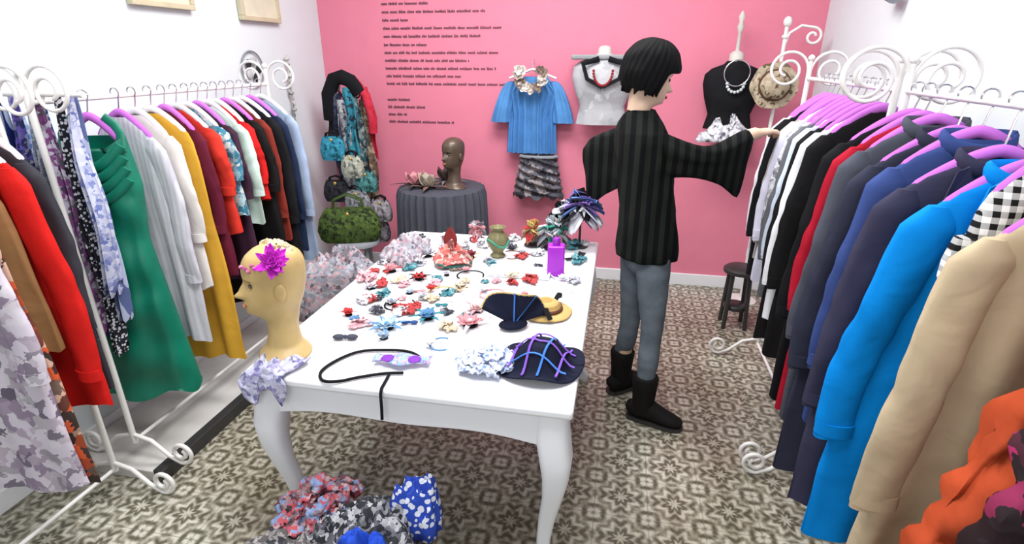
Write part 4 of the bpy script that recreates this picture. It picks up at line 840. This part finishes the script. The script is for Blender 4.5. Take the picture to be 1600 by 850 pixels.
MB().tube([(.083*cos(a), .083*sin(a), .02) for a in [2*pi*i/24 for i in range(25)]], .009, 8).build('hat_band', cloth('brownb', (.1, .05, .03)), h2)
st = thing('stool', 'small black stool on the floor at the back right', 'stool', (.78, 3.32, 0))
MB().lathe([(.09, .36), (.10, .365), (.10, .385), (.08, .40)], seg=28).build('seat', DARKM, st)
for i in range(4): a = pi/4+i*pi/2; MB().tube([(.07*cos(a), .07*sin(a), .37), (.09*cos(a), .09*sin(a), 0)], .013).build('leg', DARKM, st)
MB().lathe([(.065, .12), (.07, .13), (.07, .145), (.065, .15)], seg=24).build('lower_shelf', DARKM, st)
# left wall frames, ornament, beads string
def frame(label, px0, px1, py, h=.3):
    a = P(px0, py, X=XL+.02); b_ = P(px1, py, X=XL+.02); y0, y1, z = a.y, b_.y, (a.z+b_.z)/2
    t = thing('picture_frame', label, 'picture', (XL+.015, (y0+y1)/2, z), 0, 'pale frames on the left wall'); w = (y1-y0)/2
    MB().box((-.005, -w+.02, .02), (.008, w-.02, h-.02)).build('canvas', mat('canvas', (.68, .65, .5), .8, bump=0), t, smooth=False)
    for q in (((-.012, -w, 0), (.02, w, .025)), ((-.012, -w, h-.025), (.02, w, h)), ((-.012, -w, .025), (.02, -w+.025, h-.025)), ((-.012, w-.025, .025), (.02, w, h-.025))): MB().box(*q).build('moulding', mat('frame_beige', (.56, .50, .34), .6, bump=0), t, bevel=.003, smooth=False)
frame('pale framed picture high on the left wall, left one', 205, 302, 12); frame('pale framed picture high on the left wall nearer the corner', 378, 437, 34)
q = P(395, 108, X=XL+.01); t = thing('wall_ornament', 'round black and white openwork ornament on the left wall', 'ornament', (XL+.012, q.y, q.z)); 
MB().tube([(0, .10*cos(a), .10*sin(a)) for a in [2*pi*i/30 for i in range(31)]], .005, 8).build('ring', M_grey, t)
for i in range(5): a = i*1.256; MB().ell((.004, .05*cos(a), .05*sin(a)), (.006, .026, .026), 12, 8).build('disc', mat('disc%d' % (i % 2), ((.03, .03, .03), (.5, .5, .5))[i % 2], bump=0), t)
q = P(448, 92, X=XL+.03); mb = MB(); z = q.z; i = 0
while z > q.z-.9: mb.ell((.0, .01*sin(i), z-q.z), (.010+.008*(i % 3 == 0), .010+.008*(i % 3 == 0), .014), 8, 6); z -= .035; i += 1
mb.tube([(0, 0, .02), (0, 0, -.9)], .003, 6); o = mb.build('bead_string', cloth('beadmix', (.35, .34, .32), pat='floral', cols=[(.6, .6, .55), (.15, .15, .15)], scale=30), loc=(XL+.03, q.y, q.z)); tag(o, 'long string of dark beads hanging on the left wall by the corner', 'beads')
q = P(1392, 0, X=XR-.05); t = thing('wall_spotlight', 'small grey spotlight high on the right wall', 'spotlight', (XR-.06, q.y, q.z)); MB().tube([(0, -.06, .01), (0, .05, .03)], [.03, .022], 16).build('lamp_body', M_grey, t); MB().tube([(0, .02, .03), (.055, .02, .06)], .008).build('bracket', M_grey, t)
# ---------------------------------------------------------------- front pouf with heap of accessories
pf = thing('pouf', 'low round pouf covered in black and white print in front of the table', 'pouf', (-.70, .98, 0))
PB = cloth('print_bwbig', (.015, .015, .02), pat='floral', cols=[(.03, .03, .04), (.62, .62, .65), (.10, .10, .12)], scale=75)
MB().lathe([(.20, 0), (.225, .03), (.235, .18), (.23, .30), (.19, .34), (.001, .345)], seg=48, cap=False, wave=lambda i, u: .012*sin(u*2*pi*16)).build('cover', PB, pf)
MB().ell((0, 0, .348), (.02, .02, .008), 12, 6).build('top_button', BLACK, pf)
z0 = .344
mound('scarf', 'black and white printed scarf heaped on the front pouf', 'scarf', (-.62, 1.03, z0), .18, .14, .08, PB, 11, None, .2, .10)
puff('corsage', 'red, pink and black ribbon corsage on the front pouf', 'corsage', (-.77, 1.08, z0+.03), .13, cloth('redmix', (.45, .08, .10), pat='floral', cols=[(.02, .02, .02), (.6, .38, .38), (.15, .12, .18), (.2, .3, .5)], scale=60), 90, 12, None, .8, .55)
mound('lace_scarf', 'dark grey lace scarf at the left front of the pouf', 'scarf', (-.79, .93, z0), .12, .10, .06, cloth('darklace', (.10, .09, .09), pat='floral', cols=[(.40, .37, .36), (.03, .03, .04)], scale=70), 13, None, .5, .06)
mound('scarf', 'royal blue and white dotted scarf at the right side of the front pouf', 'scarf', (-.50, 1.13, z0+.03), .07, .05, .12, cloth('bluedots', (.03, .07, .42), pat='dots', cols=[(.72, .74, .82)], scale=48), 5, None, .4, .06, 16)
mound('scarf', 'plain royal blue scarf bunched at the front of the pouf', 'scarf', (-.58, .93, z0+.045), .075, .06, .07, cloth('rblue2', (.02, .07, .48)), 8, None, .4, .03, 14)
# ---------------------------------------------------------------- light
def area(loc, rot, size, e, sy=None, col=(1, 1, 1)):
    l = bpy.data.lights.new('area', 'AREA'); l.energy = e; l.size = size; l.color = col
    if sy: l.shape = 'RECTANGLE'; l.size_y = sy
    o = bpy.data.objects.new('area_light', l); COL.objects.link(o); o.location = loc; o.rotation_euler = rot
area((-.5, 2.5, ZC-.06), (0, 0, 0), 1.6, 68, .8)
area((-.5, .9, ZC-.06), (0, 0, 0), 1.4, 48, .7)
area((-.2, -.9, 2.0), (rad(72), 0, rad(5)), 1.2, 17, .8)
w = bpy.data.worlds.new('world'); scene.world = w; w.use_nodes = True; w.node_tree.nodes['Background'].inputs[0].default_value = (.90, .95, 1, 1); w.node_tree.nodes['Background'].inputs[1].default_value = .4
scene.view_settings.view_transform = 'Standard'; scene.view_settings.exposure = .12
